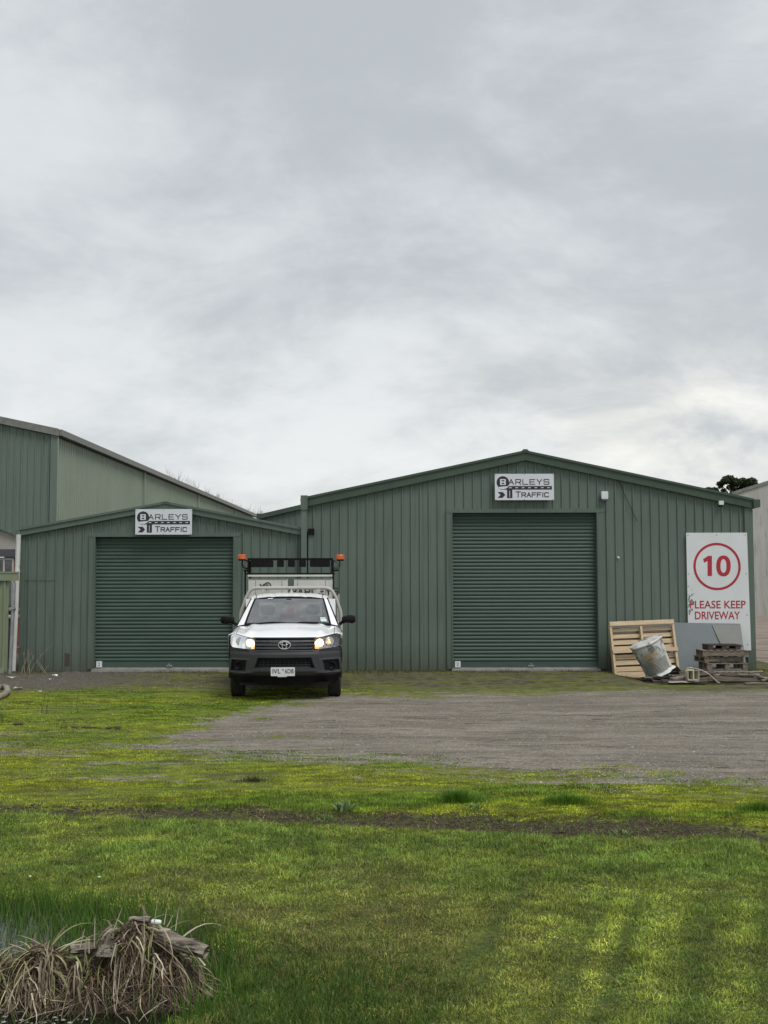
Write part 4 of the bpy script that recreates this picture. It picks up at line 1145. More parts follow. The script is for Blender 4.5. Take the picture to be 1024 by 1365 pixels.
# sides of the cab
def sidez(z): return .905 - .058 * float(sstep(z, .88, 1.12)) if z < 1.12 else lerp(.845, .648, (z - 1.12) / .47)
for sg in (-1, 1):
    # A pillar
    b = MB()
    def ap(u, v_):
        p = Vector(scr(1.0, v_)); zz = lerp(1.12, 1.575, v_); qx = sidez(zz) ; q_ = Vector((qx, lerp(1.42, 2.10, v_), zz))
        r_ = p.lerp(q_, u); r_.x += .012 * math.sin(math.pi * u)
        return (sg * r_.x, r_.y, r_.z)
    b.grid(ap, 5, 14); b.build('a_pillar', M_PAINT, T, smooth='auto')
    # door skin
    b = MB()
    b.grid(lambda u, v_: (sg * (sidez(lerp(.38, 1.12, v_)) - .035 * (1 - v_) ** 3), lerp(1.385, 2.46, u), lerp(.38, 1.12, v_)), 8, 12)
    dr_ = b.build('door', M_PAINT, T, smooth='auto')
    b = MB(); b.box(sg * .91 - .012, sg * .91 + .012, 2.26, 2.42, .98, 1.01); b.build('handle', M_BLACK, dr_)
    # window frame and glass
    b = MB()
    b.add([(sg * sidez(1.125), 1.44, 1.125), (sg * sidez(1.125), 2.44, 1.125), (sg * (sidez(1.56)), 2.40, 1.56), (sg * sidez(1.56), 2.10, 1.56)], [(0, 1, 2, 3)])
    b.build('side_window', M_GLASS, dr_)
    b = MB(); b.tube([(sg * sidez(1.12), 1.43, 1.12), (sg * sidez(1.57), 2.10, 1.57), (sg * sidez(1.57), 2.42, 1.57), (sg * sidez(1.12), 2.46, 1.12)], .014, 6); b.build('window_frame', M_BLACK, dr_)
    # rear quarter and B pillar, roof rail
    b = MB()
    b.grid(lambda u, v_: (sg * (sidez(lerp(.40, 1.575, v_)) - .02 * u), lerp(2.47, 2.79, u), lerp(.40, 1.575, v_)), 3, 16); b.build('rear_quarter', M_PAINT, T, smooth='auto')
    b = MB(); b.grid(lambda u, v_: (sg * lerp(sidez(1.575), .655, u), lerp(2.06, 2.79, v_), lerp(1.572, 1.60, u)), 3, 4); b.build('roof_rail', M_PAINT, T, smooth='auto')
    # mirror
    b = MB(); sx = .0
    mx = Matrix.Translation((sg * 1.02, 1.56, 1.225))
    def mfn(u, v_):
        a = 2 * math.pi * v_; w_ = .105 + (.012 if sg > 0 else .012); hh = .072
        ca, sa = math.cos(a), math.sin(a)
        ex = math.copysign(abs(ca) ** .6, ca) * w_; ez = math.copysign(abs(sa) ** .6, sa) * hh
        if ex * sg < 0: ez *= .82
        sc = [0.0, .72, .93, 1.0, 1.0, .97][int(round(u * 5))]; yy = [-.085, -.075, -.05, 0, .04, .05][int(round(u * 5))]
        return (sg * 1.02 + ex * sc, 1.56 + yy, 1.225 + ez * sc)
    b.grid(mfn, 5, 28); mr = b.build('mirror', M_BLACK, T, smooth='auto')
    b = MB(); n = 24; b.add([(mfn(1, j / n)[0] * .99 + sg * .0102, 1.608, mfn(1, j / n)[2]) for j in range(n)], [tuple(range(n))]); b.build('mirror_glass', M_CHROME, mr)
    b = MB(); b.tube([(sg * .87, 1.55, 1.14), (sg * .90, 1.56, 1.17), (sg * .96, 1.57, 1.19)], [.03, .026, .03], 8); b.build('mirror_arm', M_BLACK, mr)
    b = MB(); b.box(sg * .80 - .05, sg * .80 + .05, 1.38, 2.75, .30, .38); b.build('sill', M_PAINT, T)
# rear cab wall with window
b = MB(); b.box(-.86, .86, 2.74, 2.79, .45, 1.16); b.box(-.80, -.56, 2.745, 2.785, 1.161, 1.56); b.box(.56, .80, 2.745, 2.785, 1.161, 1.56); b.box(-.559, .559, 2.745, 2.785, 1.50, 1.60)
b.build('rear_wall', M_PAINT, T)
b = MB(); b.box(-.558, .558, 2.76, 2.765, 1.162, 1.499); b.build('rear_window', M_GLASS, T)
b = MB(); b.box(-.82, .82, 1.25, 2.74, .42, .50); b.box(-.83, -.82, 1.45, 2.7, .5, 1.1); b.box(.82, .83, 1.45, 2.7, .5, 1.1); b.box(-.6, .6, 2.05, 2.72, 1.575, 1.58); b.build('cab_floor', M_DASH, T)
b = MB(); b.grid(lambda u, v_: ((u * 2 - 1) * .80, lerp(1.33, 1.72, v_), 1.10 + .035 * math.sin(math.pi * v_) - .12 * v_ ** 4), 14, 8); b.box(-.80, .80, 1.45, 1.70, .7, .985); b.build('dashboard', M_DASH, T, smooth='auto')
for sx in (-.40, .40):
    b = MB()
    prof = lambda v_: lerp(.25, .20, v_)
    rr = Matrix.Rotation(R(-14), 3, 'X')
    b.box(sx - .25, sx + .25, 2.42, 2.56, .68, 1.26, rot=rr, org=(sx, 2.45, .7), bev=.07)
    st = b.build('seat', M_SEAT, T, smooth='auto')
    b = MB(); b.box(sx - .25, sx + .25, 2.0, 2.5, .62, .75); b.build('seat_base', M_SEAT, st)
    b = MB(); b.box(sx - .13, sx + .13, 2.56, 2.65, 1.28, 1.46, bev=.05); b.build('headrest', M_SEAT, st, smooth='auto')
b = MB()
n = 28; rm = Matrix.Rotation(R(-62), 3, 'X'); cc = Vector((-.38, 1.90, 1.06)); vs = []
for i in range(n):
    a = 2 * math.pi * i / n; d = Vector((math.cos(a), math.sin(a), 0))
    for j in range(6):
        a2 = 2 * math.pi * j / 6; vs.append(cc + rm @ (d * (.185 + .014 * math.cos(a2)) + Vector((0, 0, .014 * math.sin(a2)))))
b.add(vs, [(i * 6 + j, i * 6 + (j + 1) % 6, ((i + 1) % n) * 6 + (j + 1) % 6, ((i + 1) % n) * 6 + j) for i in range(n) for j in range(6)])
b.tube([cc + rm @ Vector((-.18, 0, 0)), cc + rm @ Vector((.18, 0, 0))], .02, 6); b.tube([cc, cc + Vector((0, -.25, -.1))], .03, 6)
b.build('steering_wheel', M_BLACK, T, smooth='auto')
b = MB(); b.box(-.10, .10, 2.00, 2.03, 1.47, 1.53, bev=.02); b.tube([(0, 2.02, 1.52), (0, 2.04, 1.58)], .01, 6); b.box(-.05, .05, 1.93, 1.99, 1.535, 1.565, bev=.01); b.build('rear_view_mirror', M_BLACK, T)

# ---- number plate
px0, px1, pz0, pz1 = -.206, .166, .395, .529
yp = F(0, .5) - .035
b = MB(); b.box(px0, px1, yp, yp + .004, pz0, pz1, bev=.008); b.box(px0 + .03, px1 - .03, yp + .0041, yp + .05, pz0 + .03, pz1 - .03)
plt = b.build('number_plate', M_PLATE, T)
yl = yp - .002
text_mesh('plate_text', 'IVL', px0 + .028, px0 + .150, pz0 + .040, pz1 - .026, yl, M_INK, plt, bold=.01, world=False)
text_mesh('plate_text', '6DB', px0 + .218, px1 - .018, pz0 + .040, pz1 - .026, yl, M_INK, plt, bold=.01, world=False)
b = MB(); b.add([(-.034, yl, .498), (-.004, yl, .498), (-.019, yl, .468)], [(0, 1, 2)]); b.build('plate_emblem', M_INK, plt)
b = MB(); b.box(-.10, .04, yp + .001, yp + .004, pz0 - .014, pz0 - .001); b.build('plate_tab', M_PLATE, plt)

# ---- wheels
def wheel(x, y, r=.335, w_=.215, name='wheel'):
    sg = 1 if x > 0 else -1
    mx = Matrix.Translation((x, y, r)) @ Matrix.Rotation(R(90) * sg, 4, 'Y')
    b = MB()
    h = w_ / 2
    b.lathe([(r * .60, -h * .8), (r * .78, -h), (r * .93, -h * .96), (r * .99, -h * .8), (r, -h * .4), (r, h * .4), (r * .99, h * .8), (r * .93, h * .96), (r * .78, h), (r * .60, h * .8)], 40, mx, close=True)
    o = b.build('wheel', M_RUBBER, T, smooth='auto')
    b = MB()
    for k_ in range(4):
        zc_ = -h * .7 + k_ * h * .467
        b.lathe([(r + .001, zc_ - .016), (r + .006, zc_ - .013), (r + .006, zc_ + .013), (r + .001, zc_ + .016)], 40, mx, close=True)
    b.build('tread', M_RUBBER, o)
    b = MB(); b.lathe([(r * .61, h * .78), (r * .57, h * .80), (r * .54, h * .45), (r * .30, h * .30), (r * .24, h * .55), (r * .1, h * .6), (.001, h * .6)], 28, mx)
    b.build('rim', M_RIM, o, smooth='auto')
for sx in (-1, 1):
    wheel(sx * .778, .93); wheel(sx * .778, 4.02)
b = MB(); b.tube([(-.7, .93, .30), (.7, .93, .30)], .045, 8); b.tube([(-.7, 4.02, .33), (.7, 4.02, .33)], .06, 8); b.lathe([(.001, .14), (.1, .1), (.14, 0), (.1, -.1), (.001, -.14)], 12, Matrix.Translation((.0, 4.02, .33)))
b.box(-.45, -.38, .6, 5.1, .42, .55); b.box(.38, .45, .6, 5.1, .42, .55); b.box(-.25, .3, 1.0, 2.2, .24, .42); b.build('chassis', M_BLACK, T)

# ---- tray, tube headboard, side lockers
b = MB(); b.box(-.925, .925, 2.88, 5.22, .84, .90); b.box(-.93, -.90, 2.88, 5.22, .76, .839); b.box(.90, .93, 2.88, 5.22, .76, .839)
b.build('tray', M_CREAM, T)
b = MB()
for sx in (-1, 1):
    b.box(sx * .915 - .012, sx * .915 + .012, 2.90, 5.2, .905, 1.16)
b.box(-.90, .90, 5.19, 5.22, .905, 1.16); b.build('drop_side', M_CREAM, T)
b = MB()
for sx in (-1, 1): b.box(sx * .80 - .12, sx * .80 + .12, 2.95, 3.5, .36, .83); b.box(sx * .80 - .12, sx * .80 + .12, 4.5, 5.1, .40, .83)
b.build('under_tray_box', M_BOARDW, T)
tb = []
for (x, z) in ((-.905, .86), (-.905, 1.20), (-.895, 1.33), (-.80, 1.60), (-.745, 1.70), (-.69, 1.742), (-.62, 1.757), (-.3, 1.757), (0, 1.757), (.3, 1.757), (.62, 1.757), (.69, 1.742), (.745, 1.70), (.80, 1.60), (.895, 1.33), (.905, 1.20), (.905, .86)):
    tb.append((x, 2.90, z))
b = MB(); b.tube(tb, .031, 12); b.tube([(-.87, 2.90, 1.10), (.87, 2.90, 1.10)], .02, 8); b.tube([(-.42, 2.90, .9), (-.42, 2.90, 1.745)], .018, 8); b.tube([(.42, 2.90, .9), (.42, 2.90, 1.745)], .018, 8)
b.build('headboard', M_CREAM, T, smooth='auto')
b = MB()
for sx in (-.50, .50): b.box(sx - .028, sx + .028, 2.86, 2.94, 1.66, 1.735)
b.build('headboard_lug', M_CREAM, T)
b = MB(); b.lathe([(.034, 0), (.03, .02), (.012, .055), (.007, .085), (.001, .09)], 12, Matrix.Translation((.018, 2.62, 1.668))); b.build('antenna', M_CREAM, T, smooth='auto')

# ---- traffic board frame standing behind the cab
YB2 = 3.12
def LB(zx, zy):   # zoomed close-up position -> local x, z on the frame
    px = 280 + zx / 4.876; py = 720 + zy / 4.876
    d = 17.5 + YB2
    return (px - 512) / FPX * d + 1.545 + .047 * YB2, CAMH + (785 - py) / FPX * d
b = MB(); xL, zT = LB(247, 116); xR, zB = LB(800, 216)
b.box(xL, xR, YB2 - .03, YB2 + .03, zT - .042, zT); b.box(xL - .02, xR + .03, YB2 - .04, YB2 + .04, zB - .02, zB + .01)
b.box(xL, xL + .035, YB2 - .03, YB2 + .03, zB, zT - .026); b.box(xR - .035, xR, YB2 - .03, YB2 + .03, zB, zT - .026)
frm = b.build('board_frame', M_BLACK, T)
for (a0, a1, h0) in ((270, 413, 175), (438, 482, 174), (508, 553, 174), (580, 625, 174), (650, 780, 174)):
    xa, za = LB(a0, 127); xb, zb_ = LB(a1, h0)
    b = MB(); b.box(xa, xb, YB2 - .06, YB2 + .05, zb_, zT - .043, bev=.012); lb = b.build('lamp_box', M_BLACK, T)
b = MB(); x_, z_ = LB(250, 224); x2, z2 = LB(796, 236); b.box(x_, x2, YB2 - .045, YB2 + .03, z2, z_); b.build('white_beam', M_BOARDW, T)
b = MB()
for zx in (232, 262, 800): xa, _ = LB(zx, 200); b.tube([(xa, YB2 + .02, .92), (xa, YB2 + .02, zT - .05 if zx != 232 else LB(0, 190)[1])], .016, 6)
xa, _ = LB(803, 300); b.box(xa - .012, xa + .012, YB2 - .03, YB2, .92, zB)
b.build('strut', M_BLACK, T, kind='stuff')
for (a0, a1, edge) in ((254, 508, 495), (548, 800, 572)):
    xa, za = LB(a0, 250); xb, _ = LB(a1, 250)
    b = MB(); b.box(xa, xb, YB2 - .02, YB2 + .01, .93, za); pn = b.build('message_panel', M_BOARDW, T)
    b = MB(); b.box(xa + .012, xb - .012, YB2 - .026, YB2 - .0205, za - .014, za - .004)
    for zx in ((300, 470) if a0 < 400 else (572, 752)): xq, _ = LB(zx, 250); b.box(xq - .003, xq + .003, YB2 - .026, YB2 - .0205, 1.2, za - .03)
    b.build('panel_fold', M_GUT, pn)
x_, z_ = LB(330, 306); x2, z2 = LB(348, 284)
b = MB(); strokes(b, 'Y', x_, z_ - .03, .065, .085, .022, YB2 - .0285)
cxx, czz = LB(377, 296); n = 24; vs = []
for i in range(n):
    a = 2 * math.pi * i / n; vs += [(cxx + .068 * math.cos(a), YB2 - .0285, czz + .068 * math.sin(a)), (cxx + .048 * math.cos(a), YB2 - .0285, czz + .048 * math.sin(a))]
b.add(vs, [(2 * i, 2 * ((i + 1) % n), 2 * ((i + 1) % n) + 1, 2 * i + 1) for i in range(n)])
xq, zq = LB(368, 303); strokes(b, 'B', xq, zq, .035, .04, .010, YB2 - .0285)
b.build('panel_print', M_INK, T)
xq, zq = LB(530, 352); b = MB(); strokes(b, 'BARLEYS', xq, zq, .085, .11, .022, YB2 - .030, gap=.5); b.build('panel_lettering', M_INK, T)
# side panels of the canopy seen each side of the cab
for sx in (-1, 1):
    b = MB(); b.box(sx * .80 - .012, sx * .80 + .012, 3.2, 5.0, .92, 1.62); b.build('side_panel', M_BOARDW, T)
b = MB()
for sx in (-1, 1):
    for yy in (3.25, 5.0): b.box(sx * .86 - .02, sx * .86 + .02, yy - .02, yy + .02, .9, 1.64)
    b.box(sx * .86 - .02, sx * .86 + .02, 3.27, 4.98, 1.60, 1.64)
b.build('rear_rack', M_CREAM, T)
# beacons on cranked brackets
for (a0, a1, zt0, zt1) in ((185, 237, 93, 128), (822, 873, 94, 130)):
    xa, za = LB(a0, zt0); xb, zb_ = LB(a1, zt1); xm = (xa + xb) / 2; sg = -1 if a0 < 400 else 1
    mx = Matrix.Translation((xm, YB2 - .02, zb_))
    hgt = za - zb_; rr = (xb - xa) / 2
    b = MB(); b.lathe([(rr * .96, .012), (rr, .02), (rr, hgt * .45), (rr * .95, hgt * .55), (rr * .93, hgt * .9), (rr * .8, hgt), (.001, hgt)], 20, mx)
    for i in range(20):
        a = 2 * math.pi * i / 20; b.box(xm + rr * math.cos(a) - .003, xm + rr * math.cos(a) + .003, YB2 - .02 + rr * math.sin(a) - .003, YB2 - .02 + rr * math.sin(a) + .003, zb_ + .02, za - .012)
    bc = b.build('beacon', M_AMBER, T, smooth='auto')
    b = MB(); b.lathe([(rr * .9, -.012), (rr * .9, .012), (.001, .013)], 16, mx)
    xe = xL + .02 if sg < 0 else xR - .02
    zl = LB(0, 190)[1]
    b.tube([(xm + sg * -.01, YB2, zb_ - .01), (xm + sg * .0, YB2, zb_ - .09), (xm - sg * .03, YB2, zb_ - .14), (xe + sg * .0, YB2, zl)], .012 if sg < 0 else .007, 6)
    b.tube([(xm + sg * .02 - sg * .05, YB2, zl - .01), (xe, YB2, zl - .03)], .016, 6)
    b.tube([(xm - sg * .03, YB2 - .01, zb_ - .0), (xm - sg * .09, YB2 - .02, zb_ - .03), (xm - sg * .02, YB2 - .03, zb_ - .09), (xe + sg * .02, YB2 - .02, zb_ - .15)], .006, 5)
    b.tube([(xe, YB2, zb_ - .02), (xe + sg * .06, YB2, zb_ - .01)], .012, 6)
    b.build('beacon_bracket', M_BLACK, bc)
# load on the tray: cones, seen through the cab and beside it
def cone(x, y, z, label, n_st=1, sc=1.0):
    # local position on the truck converted to the world
    c_, s_ = math.cos(.047), math.sin(.047)
    wx, wy = -1.545 + x * c_ - y * s_, 17.5 + x * s_ + y * c_
    t = thing('traffic_cone', label, 'traffic cone', (wx, wy, z), 0, local=True)
    b = MB(); b.lathe([(.15, .03), (.13, .035), (.035, .66), (.030, .70), (.001, .70)], 20); b.build('body', M_CONE, t, smooth='auto')
    b = MB(); b.box(-.19, .19, -.19, .19, 0, .03); b.build('base', M_BLACK, t)
    b = MB(); b.lathe([(.106, .20), (.082, .34), (.081, .34), (.105, .20)], 20, None, close=True); b.build('band', M_SIGN, t)
    t.scale = (sc,) * 3
    return t
cone(.645, 3.45, .90, 'orange traffic cone on the tray between the cab and the right of the tube frame', sc=1.0)
t = thing('jerry_can', 'orange red container on the tray seen through the cab windows', 'container', (-1.545 - .047 * 3.0, 17.5 + 2.99, .9), .047, local=True)
b = MB(); b.box(-.20, .16, 0.0, .09, .36, .41, bev=.02); b.box(-.03, .02, .02, .08, .411, .56); b.build('shell', M_CONE, t); b = MB(); b.box(-.2, .16, 0, .09, 0, .359); b.build('base', M_DASH, t)
_before_junk = set(o.name for o in bpy.data.objects)

# ================================================================== PALLETS AND SCRAP BY THE LARGE SHED
# leaning grey sheet (front plane 0.35 m off the wall at the foot)
xa, zt1 = P(826, 824, 23.95); xb, zt2 = P(987, 827, 23.95)
xc_, zc2 = P(899, 826, 23.9)
b = MB()
vs = []
for (x, z, y) in ((xa, -.02, 23.55), (xb, -.02, 23.55), (xb, zt2, 23.97), (xa, zt1, 23.97)):
    vs.append((x, y, z))
vs += [(x, y + .012, z) for x, y, z in vs]
b.add(vs, [(0, 1, 2, 3), (7, 6, 5, 4), (0, 4, 5, 1), (1, 5, 6, 2), (2, 6, 7, 3), (3, 7, 4, 0)])
o = b.build('wall_sheet', M_SHEET); tag(o, 'wide dull grey sheet leaning on the wall behind the pallets', 'sheet')
b = MB()
vs = [P(897, 826.5, 23.93), P(898, 905, 23.5), P(902, 905, 23.5), P(986, 905, 23.5), P(986.5, 829, 23.93)]
b = MB()
xq0 = P(958, 0, 23.9)[0]
vv = [(xq0, 23.80 - .03, .62), (xb - .01, 23.80 - .03, .62), (xb - .01, 23.945, zt2 - .02), (xq0 - .14, 23.945, zt2 - .02)]
vv += [(x, y + .010, z) for x, y, z in vv]
b.add(vv, [(0, 1, 2, 3), (7, 6, 5, 4), (0, 4, 5, 1), (1, 5, 6, 2), (2, 6, 7, 3), (3, 7, 4, 0)])
o = b.build('offcut_sheet', mat('offcut_grey', (.17, .18, .165), (.21, .215, .20), 3, .8, .2)); tag(o, 'paler grey offcut standing against the right end of the leaning sheet', 'offcut')

# fresh pine pallet leaning on the sheet
PY0 = 23.30; zl_ = 1.21
xa, _ = P(814.5, 0, 23.4); xb, _ = P(901, 0, 23.4)
wd = xb - xa
tilt = math.atan2(.42, 1.19)
t = thing('leaning_pallet', 'fresh pale pine pallet stood on edge beside the large roller door', 'pallet', ((xa + xb) / 2 + .04, PY0, 0), 0, local=True)
RX = Matrix.Rotation(-.25, 3, 'X') @ Matrix.Rotation(R(-2.2), 3, 'Y')
def pb(name, x0, x1, y0, y1, z0, z1, m=M_PALE, parent=t, j=.004, bev=.006):
    b = MB(); b.box(x0, x1, y0, y1, z0, z1, bev=bev)
    a = random.uniform(-j, j)
    rr = Matrix.Rotation(a, 3, 'Y')
    c = Vector(((x0 + x1) / 2, (y0 + y1) / 2, (z0 + z1) / 2))
    b.v = [tuple(RX @ (rr @ (Vector(p) - c) + c)) for p in b.v]
    return b.build(name, m, parent)
h2 = wd / 2
# deck boards facing away (against the wall) and bearers facing us, as in the photo: thin bearers over wide boards
for i, (z0, z1) in enumerate(((.02, .135), (.15, .245), (.285, .375), (.405, .495), (.60, .675), (.71, .80), (.845, .925), (.985, 1.045))):
    pb('deck_board', -h2 + .02, h2 - .02, .075, .095, z0, z1)
for i, (z0, z1) in enumerate(((.0, .12), (.17, .29), (.34, .46), (.52, .64), (.70, .82), (.88, 1.0), (1.04, 1.12))):  # extra boards at the back, added to darken the gaps between deck boards
    pb('gap_shade_board', -h2 + .02, h2 - .02, .19, .21, z0 + .05, z1 + .05, M_GREYW)
for x in (-h2 + .022, -.02, h2 - .022):
    z0 = .0 if x != -.02 else .66
    pb('bearer', x - .022, x + .022, .0, .073, z0, 1.10); pb('bearer', x - .022, x + .022, .097, .188, .02, 1.10)
pb('front_board', -h2, h2, -.02, -.001, 1.095, 1.185); pb('front_board', -h2 + .01, h2 + .015, -.021, -.001, .52, .60); pb('front_board', -h2 + .03, h2 - .01, -.02, -.001, .0, .10)

# battered round drum lying tilted
cxd, czd = P(868, 880, 22.55)
t = thing('battered_drum', 'dented grey round metal drum tipped against the pine pallet', 'drum', (cxd, 22.55, 0), 0, local=True)
RD = Matrix.Translation((.02, 0, .47)) @ Matrix.Rotation(R(-24), 4, 'Y') @ Matrix.Rotation(R(3), 4, 'X')
def drum(prof, n=56, dent=.018):
    vs = []; m_ = len(prof)
    for r_, z_ in prof:
        for j in range(n):
            a = 2 * math.pi * j / n
            d = mnoise.noise(Vector((math.cos(a) * 2.4, math.sin(a) * 2.4, z_ * 5))) * dent + (mnoise.noise(Vector((math.cos(a) * 6, math.sin(a) * 6, z_ * 12))) * dent * .5)
            cr = .05 * math.exp(-((a - 5.55) / .22) ** 2) * float(sstep(z_, .45, .0) + .2)
            q = RD @ Vector(((r_ - cr + d) * math.cos(a), (r_ - cr + d) * math.sin(a), z_))
            vs.append(tuple(q))
    fs = [(i * n + j, i * n + (j + 1) % n, (i + 1) * n + (j + 1) % n, (i + 1) * n + j) for i in range(m_ - 1) for j in range(n)]
    return vs, fs
b = MB(); b.add(*drum([(.262, -.36), (.272, -.34), (.275, -.2), (.28, -.1), (.287, -.01), (.288, .0), (.292, .01), (.303, .1), (.310, .2), (.314, .27), (.316, .30)])); b.build('shell', M_DRUM, t, smooth='auto')
b = MB(); b.add(*drum([(.326, .285), (.338, .29), (.342, .31), (.33, .325), (.30, .33), (.25, .34), (.10, .345), (.002, .345)])); b.build('lid', M_DRUM, t, smooth='auto')
b = MB(); b.add(*drum([(.262, -.315), (.300, -.335), (.335, -.365), (.30, -.37), (.20, -.372)], dent=.012)); b.build('flange', M_WHITE_PIPE, t, smooth='auto')
b = MB(); b.add(*drum([(.287, -.008), (.295, -.004), (.295, .006), (.292, .012)])); b.build('swage', M_GALV, t, smooth='auto')
vs = []; n = 14   # tan paint smear
for i in range(n):
    for j in range(4):
        a = R(215) + i / (n - 1) * R(75); z_ = .02 + .11 * j / 3 + .02 * math.sin(i * 1.3); vs.append(tuple(RD @ Vector(((.313 + .01 * j / 3) * math.cos(a), (.313 + .01 * j / 3) * math.sin(a), z_))))
M_OL = mat('olive_grey_paint', (.19, .20, .175), (.27, .275, .25), 4, .6, .3, spots=(.42, .41, .38), sscale=7)
b = MB(); b.add(vs, [(i * 4 + j, (i + 1) * 4 + j, (i + 1) * 4 + j + 1, i * 4 + j + 1) for i in range(2, n - 3) for j in range(3)]); b.build('tan_smear', M_TAN, t, smooth='auto')
vs = []
for i in range(n):
    for j in range(4):
        a = R(205) + i / (n - 1) * R(110); z_ = -.29 + .26 * j / 3; vs.append(tuple(RD @ Vector(((.281 + .012 * j / 3) * math.cos(a), (.281 + .012 * j / 3) * math.sin(a), z_))))
b = MB(); b.add(vs, [(i * 4 + j, (i + 1) * 4 + j, (i + 1) * 4 + j + 1, i * 4 + j + 1) for i in range(n - 1) for j in range(3)]); b.build('painted_band', M_OL, t, smooth='auto')
for (a0, a1) in ((238, 262), (246, 272)):
    p = [tuple(RD @ Vector(((.283 + .02 * s_) * math.cos(R(lerp(a1, a0, s_))), (.283 + .02 * s_) * math.sin(R(lerp(a1, a0, s_))), lerp(-.24, -.01, s_)))) for s_ in np.linspace(0, 1, 6)]
    b = MB(); b.tube(p, .007, 5); b.build('wire', M_TAN, t)

# torn black plastic under the drum
b = MB()
def tf(u, v_):
    px = lerp(852, 906, u); X_, _z = P(px, 900, 22.5)
    z = lerp(.0, .26, max(0, u * 1.15 - .15)) + .02 * math.sin(u * 17 + v_ * 5)
    return (X_, 22.38 + v_ * .45 - u * .05, max(.01, z - .06 * (1 - v_)))
b.grid(tf, 16, 6); vs0 = len(b.v)
b.v += [(x, y, z - .015) for x, y, z in b.v]; b.f += [tuple(i + vs0 for i in reversed(f)) for f in b.f]
o = b.build('plastic_flap', M_BLACK); tag(o, 'torn black plastic flap under the tipped drum', 'plastic')

# stack of weathered pallets
def pallet(label, px0, px1, zbase, Y, dx=0.0, rot=0.0, hgt=.125, m=M_GREYW, dep=1.0, face='bearer', closed=None):
    xa = P(px0, 0, Y)[0]; xb = P(px1, 0, Y)[0]; w_ = xb - xa
    t = thing('pallet', label, 'pallet', ((xa + xb) / 2, Y, zbase), rot, group='stacked weathered pallets', local=True)
    h = w_ / 2
    def bx_(nm, x0, x1, y0, y1, z0, z1, mm=m):
        b = MB(); b.box(x0, x1, y0, y1, z0, z1, bev=.004); a = random.uniform(-.008, .008)
        c, s = math.cos(a), math.sin(a); b.v = [(x * c - y * s, x * s + y * c, z) for x, y, z in b.v]; return b.build(nm, mm, t)
    if face == 'bearer':
        for y in (0, dep / 2 - .02, dep - .045): bx_('bearer', -h, h, y, y + .045, .02, hgt - .02)
        nbd = 7
        for i in range(nbd):
            x = -h + i * (w_ - .09) / (nbd - 1); bx_('deck_board', x, x + .09, -.01, dep + .01, hgt - .019, hgt)
        for i in (0, 3, 6):
            x = -h + i * (w_ - .09) / (nbd - 1); bx_('foot_board', x, x + .09, -.005, dep, .0, .019)
    else:
        for x in (-h, -.05, h - .10):
            for y in (0, dep / 2 - .05, dep - .1): bx_('block', x, x + .10, y, y + .1, .02, hgt - .02)
        for i in range(8):
            y = -.01 + i * (dep - .08) / 7; bx_('deck_board', -h - .005, h + .005, y, y + .085, hgt - .019, hgt)
        for y in (0, dep - .09): bx_('foot_board', -h, h, y, y + .09, .0, .019)
    return t
Yp = 22.75
pallet('bottom grey pallet of the stack, with square openings', 941, 995, .17, Yp, m=M_GREYW, face='block', hgt=.15, dep=.62)
pallet('third pallet down in the weathered stack', 937, 990, .325, Yp + .05, rot=R(4), hgt=.115, dep=.62)
pallet('second pallet down with a pale solid front edge', 936, 996, .445, Yp - .02, rot=R(-3), hgt=.13, dep=.62)
pallet('small broken dark pallet on top of the stack', 943, 986, .58, Yp + .16, hgt=.10, m=M_DARKW, face='block', dep=.45)
# pale front plank of the upper pallet
t = thing('slatted_deck', 'flat slatted timber deck under the pallet stack', 'pallet deck', (P(965, 0, 22.5)[0], 22.4, .13), 0, local=True)
for i in range(9):
    b = MB(); x = -.55 + i * .125; b.box(x, x + .07, 0, .75, .018, .036, rot=Matrix.Rotation(R(20), 3, 'Z'), org=(x, 0, 0)); b.build('slat', M_GREYW, t)
b = MB(); b.box(-.6, .62, .02, .07, -.02, .017); b.build('batten', M_DARKW, t); b = MB(); b.box(-.6, .6, .6, .65, -.02, .017); b.build('batten', M_DARKW, t)

# big weathered timber frames lying in front (an old door panel and planks)
def plank(name, label, cat, p0, p1, Y0, Y1, w_, th, m, tiltx=0.0, group=None):
    A = Vector((P(p0[0], 0, Y0)[0], Y0, p0[1])); B = Vector((P(p1[0], 0, Y1)[0], Y1, p1[1]))
    d = (B - A).normalized(); n_ = Vector((-d.y, d.x, 0)).normalized(); up = d.cross(n_)
    n_ = (n_ * math.cos(tiltx) + up * math.sin(tiltx)); up = d.cross(n_)
    vs = []; N = 8
    for i in range(N + 1):
        c = A.lerp(B, i / N) + up * .006 * math.sin(i * 1.7 + p0[0])
        jj = random.uniform(-.006, .006)
        vs += [c - n_ * (w_ / 2 + jj) - up * th / 2, c + n_ * (w_ / 2 + jj) - up * th / 2, c + n_ * (w_ / 2 + jj) + up * th / 2, c - n_ * (w_ / 2 + jj) + up * th / 2]
    fs = [(i * 4 + j, i * 4 + (j + 1) % 4, (i + 1) * 4 + (j + 1) % 4, (i + 1) * 4 + j) for i in range(N) for j in range(4)] + [(3, 2, 1, 0), (N * 4, N * 4 + 1, N * 4 + 2, N * 4 + 3)]
    b = MB(); b.add(vs, fs); o = b.build(name, m)
    return tag(o, label, cat, group)
t = thing('old_boarding', 'long weathered timber panel lying flat in front of the pallet stack', 'timber panel', (P(950, 0, 22.2)[0], 22.0, 0), 0, local=True)
x0_ = P(868, 0, 22)[0] - P(950, 0, 22.2)[0]; x1_ = P(1022, 0, 22)[0] - P(950, 0, 22.2)[0]
tl = Matrix.Rotation(R(12), 3, 'X')
xw = x0_; i = 0
